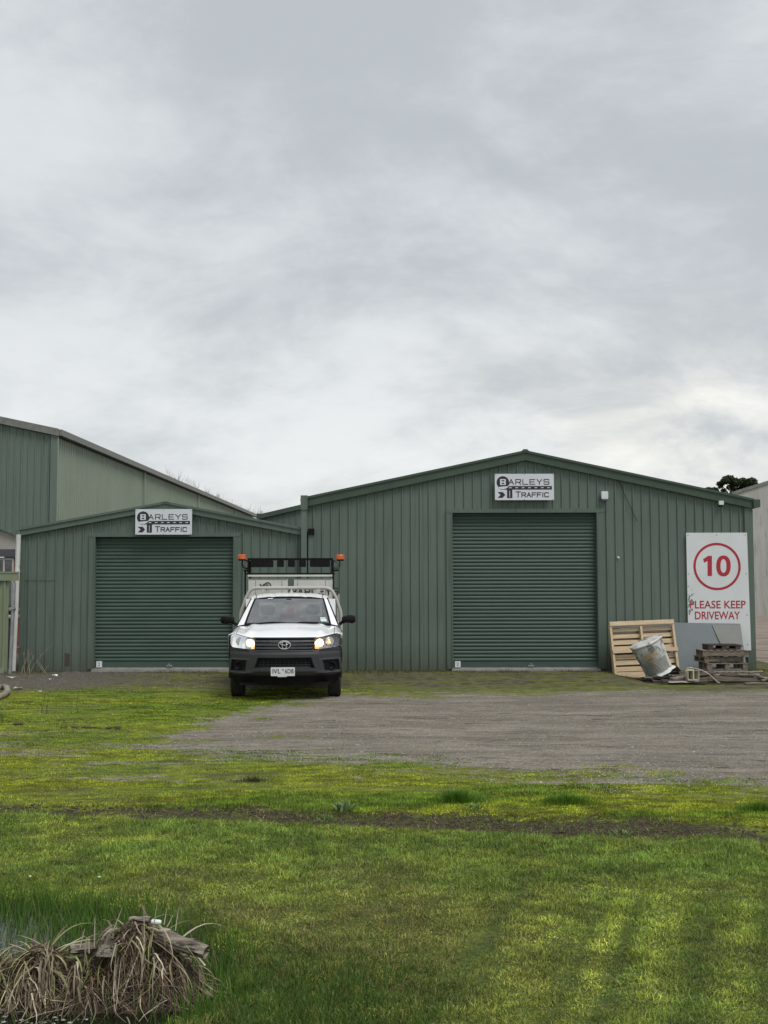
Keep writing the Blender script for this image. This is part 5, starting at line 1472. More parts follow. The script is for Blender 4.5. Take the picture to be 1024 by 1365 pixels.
for (ya, yb_, mm) in ((.03, .17, M_DARKW), (.178, .315, M_DARKW), (.323, .46, M_GREYW)):
    b = MB(); b.box(x0_ + .05 * i, x1_ - .02 * i, ya, yb_, .02, .045, rot=tl, org=(0, 0, 0)); b.build('board', mm, t); i += 1
b = MB(); b.box(x0_ + .1, x1_, .465, .53, .0, .065, rot=tl, org=(0, 0, 0)); b.build('top_rail', M_GREYW, t)
b = MB(); b.box(x0_, x1_ + .05, -.04, .025, -.01, .04, rot=tl, org=(0, 0, 0)); b.build('bottom_rail', M_DARKW, t)
b = MB(); b.box(x1_ - .22, x1_ - .16, .03, .46, .046, .07, rot=tl @ Matrix.Rotation(R(30), 3, 'Z'), org=(x1_ - .2, .2, 0)); b.build('brace', M_GREYW, t)
plank('timber_plank', 'weathered grey plank lying at the right end of the timber panel', 'plank', (985, .10), (1040, .05), 22.3, 21.9, .14, .03, M_GREYW, .1)
plank('timber_plank', 'long pale grey plank along the back of the timber panel', 'plank', (892, .12), (1015, .16), 22.62, 22.45, .10, .035, M_GREYW, .2)
plank('timber_plank', 'dark rotten plank poking out left beneath the timber panel', 'plank', (880, .05), (940, .035), 21.75, 21.7, .20, .03, M_DARKW)
plank('timber_plank', 'short dark plank slanting up behind the cream tub', 'plank', (894, .08), (934, .20), 22.1, 22.35, .09, .03, M_DARKW, .3)
plank('timber_plank', 'thin low plank on the grass in front at the far right', 'plank', (990, .02), (1045, .015), 21.55, 21.6, .12, .02, M_GREYW)
plank('white_batten', 'thin white batten lying on the grass under the cream tub', 'batten', (889, .04), (935, .035), 21.62, 21.68, .05, .02, M_WHITE_PIPE)
# cream plastic tub on its side
xq, zq = P(925, 903, 21.75)
t = thing('plastic_tub', 'cream rectangular plastic tub lying open on the planks', 'tub', (xq, 21.78, .055), R(12), local=True)
b = MB()
o0 = [(-.12, 0, 0), (.12, 0, 0), (.12, 0, .19), (-.12, 0, .19)]; o1 = [(-.09, .18, .02), (.09, .18, .02), (.09, .18, .17), (-.09, .18, .17)]
i0 = [(x * .9, 0, .01 + z * .9) for x, y, z in o0]; i1 = [(x * .88, y - .01, .01 + z * .9) for x, y, z in o1]
b.add(o0 + o1 + i0 + i1, [(0, 1, 5, 4), (1, 2, 6, 5), (2, 3, 7, 6), (3, 0, 4, 7), (7, 6, 5, 4), (0, 8, 9, 1), (1, 9, 10, 2), (2, 10, 11, 3), (3, 11, 8, 0), (8, 12, 13, 9), (9, 13, 14, 10), (10, 14, 15, 11), (11, 15, 12, 8), (12, 15, 14, 13)])
b.build('body', M_TUB, t); b = MB(); b.box(-.012, .012, -.005, .17, .0, .19); b.build('divider', M_TUB, t)
# bent grey hose
pts = []
for (zx, zy, Y_) in ((505, 402, 22.3), (530, 385, 22.2), (560, 376, 22.1), (600, 378, 22.0), (640, 390, 21.9), (680, 412, 21.8), (710, 440, 21.75), (730, 465, 21.7), (742, 488, 21.7)):
    q = P(790 + zx / 4.376, 800 + zy / 4.376, Y_); pts.append((q[0], Y_, max(q[1], .02)))
b = MB(); b.tube(pts, .013, 8); o = b.build('hose', M_HOSE, smooth='auto'); tag(o, 'thin grey hose arching over the timber pile', 'hose')
b = MB()
xq, zq = P(918, 889, 22.3)
b.lathe([(.001, -.11), (.05, -.08), (.065, 0), (.05, .08), (.001, .11)], 12, Matrix.Translation((xq, 22.3, zq)) @ Matrix.Rotation(R(75), 4, 'Y')); o = b.build('timber_offcut', M_PALE, smooth='auto'); tag(o, 'short pale round timber offcut beneath the hose arch', 'offcut')
for (lab, p0, p1, ya, yb_, w_, th, m_, tt) in (
    ('split brown board lying across the left half of the old boarding', (900, .10), (950, .16), 22.05, 22.30, .11, .022, M_DARKW, .4),
    ('narrow pale board lying on top beside the hose foot', (958, .14), (1003, .12), 22.30, 22.12, .07, .02, M_GREYW, -.2),
    ('dark rotten board hanging over the front edge right of the tub', (942, .07), (1006, .06), 21.82, 21.74, .13, .025, M_DARKW, .5),
    ('short thick grey board end left of the cream tub', (893, .07), (912, .10), 21.86, 21.98, .12, .04, M_GREYW, .1),
    ('thin dark lath crossing the right of the old boarding', (996, .15), (1022, .05), 22.30, 21.80, .04, .02, M_DARKW, 0),
    ('black broken board under the foot of the tipped drum', (856, .03), (894, .10), 22.15, 22.0, .16, .03, M_BLACK, .2)):
    plank('broken_board', lab, 'board', p0, p1, ya, yb_, w_, th, m_, tt)
plank('timber_stick', 'thin grey stick leaning across the right end of the panel', 'stick', (1013, .05), (1030, .15), 21.65, 21.9, .035, .03, M_GREYW)

for o in bpy.data.objects:
    if o.name not in _before_junk and o.parent is None: o.location.z -= .085

# ================================================================== SMALL DEBRIS, STONES
def rock(b, x, y, z, s, sq=.6):
    ph = random.uniform(0, 6); n = 6; vs = []
    for (r_, h_) in ((.75, -.3), (1, .05), (.6, .45)):
        for j in range(n):
            a = 2 * math.pi * j / n + ph; k_ = random.uniform(.75, 1.2)
            vs.append((x + s * r_ * k_ * math.cos(a), y + s * r_ * k_ * math.sin(a) * .8, z + s * h_ * sq))
    fs = [(i * n + j, i * n + (j + 1) % n, (i + 1) * n + (j + 1) % n, (i + 1) * n + j) for i in range(2) for j in range(n)] + [tuple(range(2 * n, 3 * n))]
    b.add(vs, fs)
def gz(x, y): return float(ground_z(np.array(x), np.array(y)))
# loose chips over the gravel, one mass
b = MB(); cnt = 0
while cnt < 11000:
    y = 9.3 + (random.random() ** 1.5) * 11; x = random.uniform(-y * .30, y * .42)
    g_ = float(f_gravel(np.array(x), np.array(y))) + (float(fbm(np.array(x * 2.), np.array(y * 2.), 5)) - .5) * 2
    if g_ < -.1 or random.random() > .35 + float(fbm(np.array(x * 1.2), np.array(y * 3.), 9)) * .9: continue
    rock(b, x, y, gz(x, y) + .001, random.uniform(.004, .012) * (1.7 if random.random() < .04 else 1)); cnt += 1
o = b.build('gravel', mat('stone_chips', (.10, .09, .075), (.42, .39, .34), 45, .9, lo=.4, hi=.6), kind='stuff')
b = MB()
for i in range(900):
    x = random.uniform(-8.6, -2.9); y = random.uniform(20.4, 24.0)
    if random.random() < (x + 8.6) / 6.5 * .8: continue
    rock(b, x, y, gz(x, y) + .002, random.uniform(.008, .028))
o = b.build('rubble', mat('rubble_stone', (.10, .085, .065), (.22, .20, .17), 20, .9), kind='stuff')
for (px, py, w_, lab) in ((14, 903, .10, 'flat pale paper scrap on the rubble nearest the fence'), (73, 901, .07, 'white crumpled scrap on the rubble before the ribbed wall'), (38, 893, .05, 'small pale stone at the foot of the white downpipe'),
                          (23, 918, .09, 'cream scrap lying just right of the bent pipe'), (52, 922, .06, 'pale flat chip on the edge of the moss'), (67, 906, .04, 'tiny white chip in the middle of the rubble')):
    X_, Y_ = GR(px, py); b = MB(); n = 7
    vs = [(X_ + w_ * random.uniform(.6, 1.1) * math.cos(q * .9), Y_ + w_ * random.uniform(.6, 1.2) * math.sin(q * .9), .012 + random.uniform(0, .035)) for q in range(n)]
    vs += [(x, y, z - .01) for x, y, z in vs]
    b.add(vs, [tuple(range(n)), tuple(range(2 * n - 1, n - 1, -1))] + [(i, (i + 1) % n, (i + 1) % n + n, i + n) for i in range(n)])
    o = b.build('litter_scrap' if 'stone' not in lab and 'chip' not in lab else 'pale_stone', M_SIGN if 'white' in lab else M_TUB); tag(o, lab, 'scrap' if 'scrap' in lab else 'stone')
# bent pale pipe on the ground at the left edge
pts = []
for (px, py, z) in ((-14, 914, .05), (-4, 918, .07), (4, 916.5, .08), (9, 918, .08), (10, 922, .06), (4, 926, .05), (-4, 929, .05), (-16, 930, .05)):
    X_, Y_ = GR(px, py + 4); pts.append((X_, Y_, z))
b = MB(); b.tube(pts, .05, 10); o = b.build('bent_pipe', mat('old_cream_pipe', (.17, .15, .11), (.26, .23, .18), 5, .7, .2), smooth='auto'); tag(o, 'bent cream pipe loop lying on the moss at the left edge', 'pipe')

# ================================================================== GRASS (stuff)
def mat_leaf(name, rough=.6, trans=.25):
    m, k, out = new_mat(name)
    a = k.n('ShaderNodeAttribute', attribute_name='leafcol').outputs['Color']
    g = k.n('ShaderNodeNewGeometry').outputs['Position']
    nz = k.noise(g, 7, 3)
    col = k.mix(1.0, a, k.mix(k.lin(nz, .3, .7), (.8, .8, .8), (1.2, 1.2, 1.15)), 'MULTIPLY')
    d = k.n('ShaderNodeBsdfPrincipled', i={'Base Color': col, 'Roughness': rough, 'Specular IOR Level': .25})
    t_ = k.n('ShaderNodeBsdfTranslucent', i={'Color': col})
    mx = k.n('ShaderNodeMixShader', i={0: trans, 1: d.outputs[0], 2: t_.outputs[0]})
    k.t.links.new(mx.outputs[0], out.inputs[0])
    return m
M_BLADE = mat_leaf('grass_blade')


def blades(name, x, y, z, h, w_, leanr, col, segs=2, bend=.5, az=None, spread=None):
    """numpy blades: tapering bent strips"""
    n = len(x)
    if az is None: az = rng.uniform(0, 2 * np.pi, n)
    fa = rng.uniform(0, np.pi, n)
    L = rng.uniform(0, 1, n) * leanr
    dx, dy = np.cos(az), np.sin(az)
    wx, wy = np.cos(fa), np.sin(fa)
    rows = []
    for s_ in range(segs + 1):
        t_ = s_ / segs
        out_ = L * (t_ * (1 - bend) + bend * t_ * t_) * h
        up = h * t_ * np.sqrt(np.clip(1 - (L * t_ * .8) ** 2, .12, 1))
        c = np.stack([x + dx * out_, y + dy * out_, z + up], -1)
        if s_ < segs:
            hw = (w_ / 2 * (1 - t_ * .65))[:, None] * np.stack([wx, wy, np.zeros(n)], -1)
            rows += [c - hw, c + hw]
        else: rows.append(c)
    k_ = len(rows)
    co = np.stack(rows, 1).reshape(-1, 3)
    base = (np.arange(n) * k_)[:, None]
    tris = []
    for s_ in range(segs - 1):
        a = 2 * s_; tris += [[a, a + 1, a + 3], [a, a + 3, a + 2]]
    a = 2 * (segs - 1); tris.append([a, a + 1, a + 2])
    f = (base[:, None, :] + np.array(tris)[None]).reshape(-1)
    me = bpy.data.meshes.new(name)
    me.vertices.add(len(co)); me.vertices.foreach_set('co', co.ravel())
    me.loops.add(len(f)); me.loops.foreach_set('vertex_index', f)
    me.polygons.add(len(f) // 3); me.polygons.foreach_set('loop_start', np.arange(0, len(f), 3))
    me.update(calc_edges=True)
    at = me.attributes.new('leafcol', 'FLOAT_COLOR', 'POINT')
    c4 = np.concatenate([np.repeat(col, k_, axis=0), np.ones((len(co), 1))], 1)
    at.data.foreach_set('color', c4.astype(np.float32).ravel())
    me.materials.append(M_BLADE)
    o = bpy.data.objects.new(name, me); COL.objects.link(o)
    return o


def mixc(a, b, t_): return np.array(a)[None] * (1 - t_[:, None]) + np.array(b)[None] * t_[:, None]


def region(n, ymin, ymax, p=1.0, pad=.6):
    """points over the visible wedge, denser near the camera"""
    t_ = rng.uniform(0, 1, n) ** p
    y = ymin + (ymax - ymin) * t_
    x = rng.uniform(-1, 1, n) * (y * .345 + pad)
    return x, y


# --- mown lawn
x, y = region(640000, 4.0, 9.6, 1.15, 1.7)
jn = (fbm(x * 1.1, y * 2.2, 21) - .5) * .9 + (fbm(x * 7, y * 7, 23) - .5) * .35
lawn = f_lawn(x, y) + jn * .5
keep = (lawn > 0.0) & (f_pond(x, y) + (fbm(x * 3, y * 3, 33) - .5) * .4 < .05)
x, y = x[keep], y[keep]
u = x * math.cos(R(18)) - y * math.sin(R(18))
wob = (fbm(x * .8, y * .8, 41) - .5) * .14
wob = wob * .5
trk = np.zeros(len(x)); band = np.zeros(len(x))
for c_, s_, a_ in ((-1.30, .06, 1), (-.80, .03, .8), (-.62, .035, 1), (-.27, .06, .8), (.05, .05, 1), (.42, .05, .6)): trk = np.maximum(trk, a_ * np.exp(-((u + wob - c_) / s_) ** 2))
for c_, s_, a_ in ((-.71, .07, 1), (-1.05, .10, .6), (-.45, .09, .7), (-.1, .09, .7), (.25, .09, .6)): band = np.maximum(band, a_ * np.exp(-((u + wob - c_) / s_) ** 2))
trk *= sstep(7.2 - y, 0, 1.6); band *= sstep(7.2 - y, 0, 1.6)
patch_ = sstep(fbm(x * .9, y * 1.3, 51, 5), .42, .66)
pa2 = sstep(fbm(x * 3.1, y * 3.6, 52, 4), .45, .62)
rs_ = sstep(u, -.95, -.6) * sstep(7.2 - y, 0, 1.2)
yel = np.clip(patch_ * .45 * (1 - .7 * rs_) + band * .75 * sstep(7.2 - y, 0, 1.2) + pa2 * .45 * (1 - .5 * rs_) - .12, 0, 1)
brown = sstep(fbm(x * 1.5 + 9, y * 1.8, 61, 5), .50, .66) * sstep(7.6 - y, -.3, 1.0) * (.25 + .75 * sstep(-.8 - u, -.1, .2))
brown = np.clip(brown + .9 * np.exp(-(((x + .12 - (y - 5.2) * .35) / .42) ** 2 + ((y - 5.2) / .95) ** 2)) * (.4 + sstep(fbm(x * 4, y * 5, 63, 4), .4, .6)), 0, 1)
yel = yel * (1 - .5 * brown)
# the worn, sparse ground beside the pond
worn = np.exp(-(((x - .05) / .9) ** 2 + ((y - 5.5) / 1.2) ** 2)) * 1.1
dens = 1 - .55 * np.clip(brown * .7 + worn * pa2, 0, 1) - .3 * trk
keep = rng.uniform(0, 1, len(x)) < dens
keepi = keep
x, y, yel, brown, trk, worn, pa2 = (a[keep] for a in (x, y, yel, brown, trk, worn, pa2))
n = len(x)
col = mixc((.165, .245, .042), (.32, .36, .055), yel)
col = col * (1 - (np.clip(brown * .45 + worn * .45, 0, .7))[:, None]) + np.array((.20, .165, .055))[None] * (np.clip(brown * .45 + worn * .45, 0, .7))[:, None]
trk = trk * (.6 + .4 * sstep(fbm(x * 4, y * 4, 59, 3), .35, .6)); col = col * (1 - .85 * trk)[:, None] + np.array((.035, .075, .012))[None] * (.85 * trk)[:, None]
bd_ = band[keepi]; col = col * (1 + .38 * bd_)[:, None]
mo = sstep(fbm(x * 7, y * 9, 57, 4), .38, .64); col = col * (.72 + .42 * mo)[:, None]
mo2 = sstep(fbm(x * 1.9, y * 2.6, 58, 4), .36, .64); col = col * (.90 + .34 * mo2)[:, None]
col *= rng.uniform(.40, 1.75, (n, 1))
dry = rng.uniform(0, 1, n) < .05 + .08 * brown
col[dry] = np.array((.30, .26, .13)) * rng.uniform(.7, 1.2, (dry.sum(), 1))
h = rng.uniform(.012, .036, n) * (.55 + 1.0 * sstep(fbm(x * 9, y * 9, 55, 3), .3, .7)) * (1 - .5 * yel) * (1 - .5 * trk)
blades('lawn', x, y, ground_z(x, y), h * (1 + .2 * (y > 7)), rng.uniform(.0028, .0055, n) * (y / 5.5) ** .5, 1.9, col, 2)['kind'] = 'stuff'
# broad weed leaves through the lawn
x, y = region(14000, 4.2, 9.2, 1.0)
keep = (f_lawn(x, y) > .05) & (f_pond(x, y) < -.05) & (sstep(fbm(x * 1.6, y * 1.9, 71, 4), .42, .6) > rng.uniform(0, 1, len(x)))
x, y = x[keep], y[keep]; n = len(x)
col = mixc((.08, .16, .03), (.16, .24, .055), rng.uniform(0, 1, n))
blades('clover', x, y, ground_z(x, y) + .006, rng.uniform(.008, .020, n), rng.uniform(.006, .010, n), 1.8, col, 2)['kind'] = 'stuff'

# --- moss and fine grass on the bank beyond the soil strip
x, y = region(400000, 8.2, 15.5, 1.5, 2.0)
xf, yf = region(260000, 15.5, 21.0, 1.1, 2.0)
x = np.concatenate([x, xf]); y = np.concatenate([y, yf])
jn = (fbm(x * .9, y * 2.4, 81, 5) - .5) * 3.4 + (fbm(x * 5, y * 7, 83) - .5) * 1.5
m_ = (f_gravel(x, y) + jn < .35) & (f_lawn(x, y) < .0) & (f_soil(x, y) + (fbm(x * 3, y * 5, 85) - .5) * .5 < .04)
m_ &= ~((y > 12.3) & (x > -1.6) & (y < 15.5))
m_ &= ~((y > 15.5) & ((f_gravel(x, y) > -.3) | (x > -.2) | (rng.uniform(0, 1, len(x)) < sstep(y, 18.8, 20.6)) | (fbm(x * 1.3, y * 5, 99, 5) > .53)))
x, y = x[m_], y[m_]
bare = sstep(fbm(x * .9, y * 3.0, 91, 5), .56, .66)
keep = rng.uniform(0, 1, len(x)) > bare * .85
x, y = x[keep], y[keep]; n = len(x)
gr = sstep(fbm(x * .8, y * 1.6, 95, 5), .46, .62)
tall = np.clip(sstep(10.6 - y, 0, 1.2) * gr, 0, 1)
col = mixc((.37, .42, .030), (.18, .30, .030), gr)

dk = sstep(fbm(x * 3, y * 6, 97, 4), .5, .62)
col = col * (1 - .35 * dk)[:, None]
mo = sstep(fbm(x * 6, y * 12, 98, 4), .38, .62); col = col * (.5 + .68 * mo)[:, None]  # mottles paint relief shading into the moss blade colour
col *= rng.uniform(.5, 1.6, (n, 1))
blades('moss', x, y, ground_z(x, y), rng.uniform(.006, .016, n) * (1 + 1.3 * tall), rng.uniform(.006, .011, n) * (1 - .4 * tall) * np.where(y > 15, 1.7, 1), 1.0, col, 1)['kind'] = 'stuff'

b = MB()
for i in range(2600):
    x_ = random.uniform(-3.6, 3.9); c_ = float(np.interp(x_, [-12, -3.1, 0, 2.8, 12], [9.9, 9.12, 8.62, 8.16, 7.3])); y_ = c_ + random.gauss(0, .17)
    if float(fbm(np.array(x_ * 3), np.array(y_ * 5), 131)) < .42: continue
    rock(b, x_, y_, gz(x_, y_) + .002, random.uniform(.006, .020), .6)
b.build('soil_crumbs', mat('soil_crumb', (.022, .015, .008), (.080, .056, .030), 30, 1), kind='stuff')

# --- dead thatch and straw along the soil strip
x, y = region(42000, 7.5, 9.9, 1.0, 1.8)
keep = (f_soil(x, y) + (fbm(x * 2, y * 4, 101) - .5) * .7 > -.10) & (rng.uniform(0, 1, len(x)) < .3 + .9 * sstep(fbm(x * 4, y * 8, 103), .45, .6))
x, y = x[keep], y[keep]; n = len(x)
col = mixc((.05, .036, .02), (.44, .36, .23), rng.uniform(0, 1, n) ** 2.2)
gg = rng.uniform(0, 1, n) < .38
col[gg] = np.array((.10, .18, .03)) * rng.uniform(.6, 1.4, (gg.sum(), 1))
blades('thatch', x, y, ground_z(x, y) + .002, rng.uniform(.015, .05, n), rng.uniform(.003, .006, n), 2.4, col, 2)['kind'] = 'stuff'

# --- rank grass in the wet hollow
x, y = region(150000, 4.1, 7.2, .9, 1.5)
pd = f_pond(x, y) + (fbm(x * 2.2, y * 2.6, 111) - .5) * .55
dens = sstep(pd, -.22, .12) * (.35 + .65 * sstep(fbm(x * 1.3, y * 2.0, 113), .32, .55))
front = sstep(5.05 - y, 0, .2) * sstep(-.72 - x, 0, .2)
gap = np.exp(-(((x + 2.15) / .35) ** 2 + ((y - 6.05) / .28) ** 2)) * .85
keep = rng.uniform(0, 1, len(x)) < dens * (1 - .95 * front) * (1 - gap) * .5
x, y = x[keep], y[keep]; n = len(x)
col = mixc((.050, .115, .014), (.11, .21, .032), rng.uniform(0, 1, n))
dr2 = rng.uniform(0, 1, n) < .05; col[dr2] = (.22, .20, .09)
edge = sstep(f_pond(x, y), -.3, .35)
blades('marsh_grass', x, y, ground_z(x, y), rng.uniform(.10, .20, n) * (.35 + .65 * edge), rng.uniform(.003, .0055, n), .55, col, 3)['kind'] = 'stuff'
# soft green fringe right of the tussock
x = rng.normal(-.35, .33, 14000); y = rng.normal(4.75, .42, 14000)
keep = f_pond(x, y) < .1; x, y = x[keep], y[keep]; n = len(x)
col = mixc((.04, .10, .014), (.09, .16, .03), rng.uniform(0, 1, n))
blades('fringe_grass', x, y, ground_z(x, y), rng.uniform(.02, .055, n), rng.uniform(.003, .005, n), .9, col, 2)['kind'] = 'stuff'
# fine grass fringe at the wall feet and round the scrap
xs1 = rng.uniform(-7.8, 8.2, 9000); ys1 = 24.02 - rng.exponential(.30, 9000)
keep = ~((xs1 > -6.3) & (xs1 < -3.1) & (ys1 > 23.85)) & ~((xs1 > 1.35) & (xs1 < 4.7) & (ys1 > 23.85)) & (fbm(xs1 * 1.5, ys1, 121) > .45)
xs1, ys1 = xs1[keep], ys1[keep]; n = len(xs1)
col = mixc((.07, .10, .02), (.14, .12, .06), rng.uniform(0, 1, n))
blades('verge_grass', xs1, ys1, ground_z(xs1, ys1), rng.uniform(.015, .06, n), rng.uniform(.008, .014, n), 1.0, col, 2)['kind'] = 'stuff'

# tufts and weeds standing alone
def tuft(name, label, cat, px, py, hgt, rad, n, c1, c2, wb=.006, leanr=1.0, segs=3):
    X_, Y_ = GR(px, py)
    r_ = np.abs(rng.normal(0, rad, n)); a = rng.uniform(0, 2 * np.pi, n)
    x = X_ + r_ * np.cos(a); y = Y_ + r_ * np.sin(a) * .6
    col = mixc(c1, c2, rng.uniform(0, 1, n))
    o = blades(name, x, y, ground_z(x, y) - .002, hgt * rng.uniform(.5, 1, n) * np.exp(-(r_ / (rad * 2)) ** 2), rng.uniform(.7, 1.3, n) * wb, leanr, col, segs, az=a)
    return tag(o, label, cat)
G1, G2 = (.06, .15, .015), (.13, .22, .03)
tuft('grass_tuft', 'bright green grass tuft in the moss left of centre', 'grass tuft', 608, 1068, .13, .14, 900, G1, G2)
tuft('grass_tuft', 'low bright grass tuft in the moss below the middle of the gravel', 'grass tuft', 755, 1069, .09, .18, 900, G1, G2)
tuft('grass_tuft', 'long grass tuft in the moss at the right edge', 'grass tuft', 1012, 1080, .10, .12, 600, G1, G2)
tuft('grass_tuft', 'dark wiry tuft on the moss below the ute', 'grass tuft', 338, 1040, .07, .10, 260, (.05, .06, .02), (.12, .11, .04), .006, 1.6)
tuft('broad_weed', 'pale leafy weed at the edge of the soil strip', 'weed', 458, 1078, .10, .07, 46, (.12, .20, .07), (.22, .30, .14), .03, 1.3)
tuft('broad_weed', 'small leafy weed in the soil strip beside the bigger pale one', 'weed', 432, 1088, .07, .05, 26, (.12, .20, .07), (.18, .26, .10), .026, 1.4)
tuft('broad_weed', 'leafy weed in the soil at the right of centre', 'weed', 828, 1106, .07, .06, 30, (.09, .16, .04), (.15, .22, .07), .022, 1.4)
tuft('broad_weed', 'flat leafy weed in the moss just right of the bright tuft', 'weed', 634, 1076, .05, .07, 30, (.09, .19, .04), (.15, .24, .07), .026, 1.6)

def stalks(name, label, cat, px, py, n, hgt, spread, m, Y=None, lean_=.3, r0=.004):
    X_, Y_ = GR(px, py)
    if Y: X_, Y_ = P(px, py, Y)[0], Y
    b = MB()
    for i in range(n):
        a = random.uniform(0, 6.28); x = X_ + random.uniform(-spread, spread); h_ = hgt * random.uniform(.5, 1); l_ = random.uniform(-lean_, lean_)
        pts = [(x + l_ * h_ * t_ ** 1.4, Y_ + .03 * math.sin(a + t_ * 3), h_ * t_ - .01) for t_ in (0, .3, .6, 1)]
        b.tube(pts, [r0, r0 * .8, r0 * .6, r0 * .3], 4)
        for k_ in range(3):
            t_ = random.uniform(.5, .95); bx0 = x + l_ * h_ * t_ ** 1.4
            b.tube([(bx0, Y_, h_ * t_), (bx0 + random.uniform(-.1, .1) * hgt * 1.2, Y_ + random.uniform(-.05, .05), h_ * t_ + .12 * hgt)], [r0 * .5, r0 * .2], 3)
    o = b.build(name, m); return tag(o, label, cat)
M_STRAW = mat('dry_straw', (.28, .25, .17), (.38, .34, .24), 8, .9)
M_DKST = mat('dark_dead_stem', (.08, .07, .045), (.13, .115, .07), 8, .9)
stalks('dead_weed', 'dry branching weed leaning at the foot of the ribbed wall corner', 'weed', 34, 893, 6, .62, .10, M_STRAW, 23.7, .9, .007)
stalks('dead_weed', 'short dry weed stalks by the wall under the scuff mark', 'weed', 58, 891, 3, .3, .1, M_STRAW, 23.7, .8, .006)
stalks('dead_weed', 'pair of short dark dead stalks standing in the left moss', 'weed', 58, 951, 4, .30, .06, M_DKST, None, .2, .006)
stalks('dead_weed', 'thin dead stalk in the moss right of the dark pair', 'weed', 99, 950, 3, .28, .05, M_DKST, None, .3, .005)
stalks('dead_weed', 'low dead twigs beside the dark bare streak in the moss', 'weed', 86, 968, 7, .18, .14, M_DKST, None, 1.0, .004)
stalks('dead_weed', 'thin dark stalk in the moss at the left edge', 'weed', 3, 965, 3, .24, .04, M_DKST, None, .3, .005)
# dark soil clods in the moss streak
for (px, py, ln, lab) in ((120, 969, .75, 'long dark bare clod streak in the left moss'), (22, 964, .12, 'small dark clod near the left edge of the moss'), (375, 975, .0, ''), (400, 985, 0, '')):
    if not lab: continue
    X_, Y_ = GR(px, py); b = MB()
    for i in range(int(30 * ln) + 4): rock(b, X_ + random.uniform(-ln / 2, ln / 2), Y_ + random.uniform(-.07, .07), .0, random.uniform(.02, .045), .5)
    o = b.build('soil_clod', mat('dark_soil', (.035, .026, .018), (.06, .045, .03), 20, 1)); tag(o, lab, 'soil clod')

# ================================================================== DEAD TUSSOCK AND LOG AT THE POND
t = thing('dead_tussock', 'big heap of dead brown strap leaves slumped at the edge of the pond', 'tussock', (-1.15, 4.85, 0), 0, local=True)
M_STRAP = mat_leaf('dead_strap_leaf', .75, .12)
HEAPS = [(-1.11, 5.10, .225, .17), (-1.28, 5.08, .10, .18), (-1.50, 5.07, .13, .17), (-.97, 5.08, .115, .16), (-1.72, 5.08, .08, .14)]
def heap(x, y):
    z = np.zeros_like(x) - .08
    for (hx, hy, hz_, r_) in HEAPS: z = np.maximum(z, -.08 + (hz_ + .08) * np.exp(-(((x - hx) / r_) ** 2 + ((y - hy) / (r_ * .85)) ** 2) ** 1.3))
    return z
b = MB()
def hf(u, v_):
    x = lerp(-2.05, -.6, u); y = lerp(4.75, 5.45, v_); z = float(heap(np.array(x), np.array(y))) * .84 - .03
    z += .03 * mnoise.noise(Vector((x * 14, y * 14, 0))) * (z > -.05)
    return (x + 1.15, y - 4.85, z)
b.grid(hf, 60, 34); b.build('root_mound', mat('peaty_root', (.030, .022, .015), (.065, .048, .032), 14, 1, 1.0, 60), t, smooth=True)


def straps(n, picks, lmin, lmax, wmin, wmax, cols, up=.55, seed=0):
    """long flat leaves thrown up from a crown and slumped over the heap"""
    SG = 8; V = []; Fc = []; Cc = []
    for i in range(n):
        hx, hy, hz_, r_ = HEAPS[random.choice(picks)]
        a = random.uniform(0, 2 * math.pi)
        if random.random() < .35: a = random.uniform(math.pi * 1.0, math.pi * 2.0)
        rr = abs(random.gauss(0, r_ * .45)); x = hx + rr * math.cos(a) * .9; y = hy + rr * math.sin(a) * .6
        z = float(heap(np.array(x), np.array(y))) + random.uniform(-.02, .012)
        L = random.uniform(lmin, lmax) / SG
        el = random.uniform(-.1, up) * math.pi / 2 * 1.0; az = a + random.gauss(0, .95)
        w_ = random.uniform(wmin, wmax); c = random.choice(cols); cv = random.uniform(.65, 1.25)
        tw = random.uniform(-.6, .6); droop = random.uniform(.10, .42)
        kink = random.randint(1, 6) if random.random() < .6 else 99
        base = len(V); p = Vector((x, y, z))
        for s_ in range(SG + 1):
            d = Vector((math.cos(az) * math.cos(el), math.sin(az) * math.cos(el), math.sin(el)))
            sidev = Vector((-math.sin(az + tw), math.cos(az + tw), .15)).normalized()
            ww = w_ / 2 * (1 - (s_ / SG) ** 2.2 * .9)
            V += [p - sidev * ww, p + Vector((0, 0, -ww * .35)), p + sidev * ww]; Cc += [tuple(q * cv for q in c)] * 3
            p = p + d * L
            el = max(el - droop * (1.6 if s_ == kink else 1) * random.uniform(.6, 1.3), -1.45); az += random.gauss(0, .16)
            if s_ == kink: el -= .9; az += random.gauss(0, .5)
            fl_ = max(float(heap(np.array(p.x), np.array(p.y))) + random.uniform(-.004, .022), -.055)
            if p.z < fl_: p.z = fl_; el = max(el, -.45)
            if p.y < 4.84: p.y = 4.84 + random.uniform(-.05, .03)
        for s_ in range(SG):
            q = base + s_ * 3; Fc += [(q, q + 1, q + 4, q + 3), (q + 1, q + 2, q + 5, q + 4)]
    me = bpy.data.meshes.new('leaves'); me.from_pydata([(v.x + 1.15, v.y - 4.85, v.z) for v in V], [], Fc)
    at = me.attributes.new('leafcol', 'FLOAT_COLOR', 'POINT'); at.data.foreach_set('color', np.array([(*c, 1) for c in Cc], dtype=np.float32).ravel())
    me.materials.append(M_STRAP); o = bpy.data.objects.new('leaves', me); COL.objects.link(o); o.parent = t; o['kind'] = 'stuff'
    return o
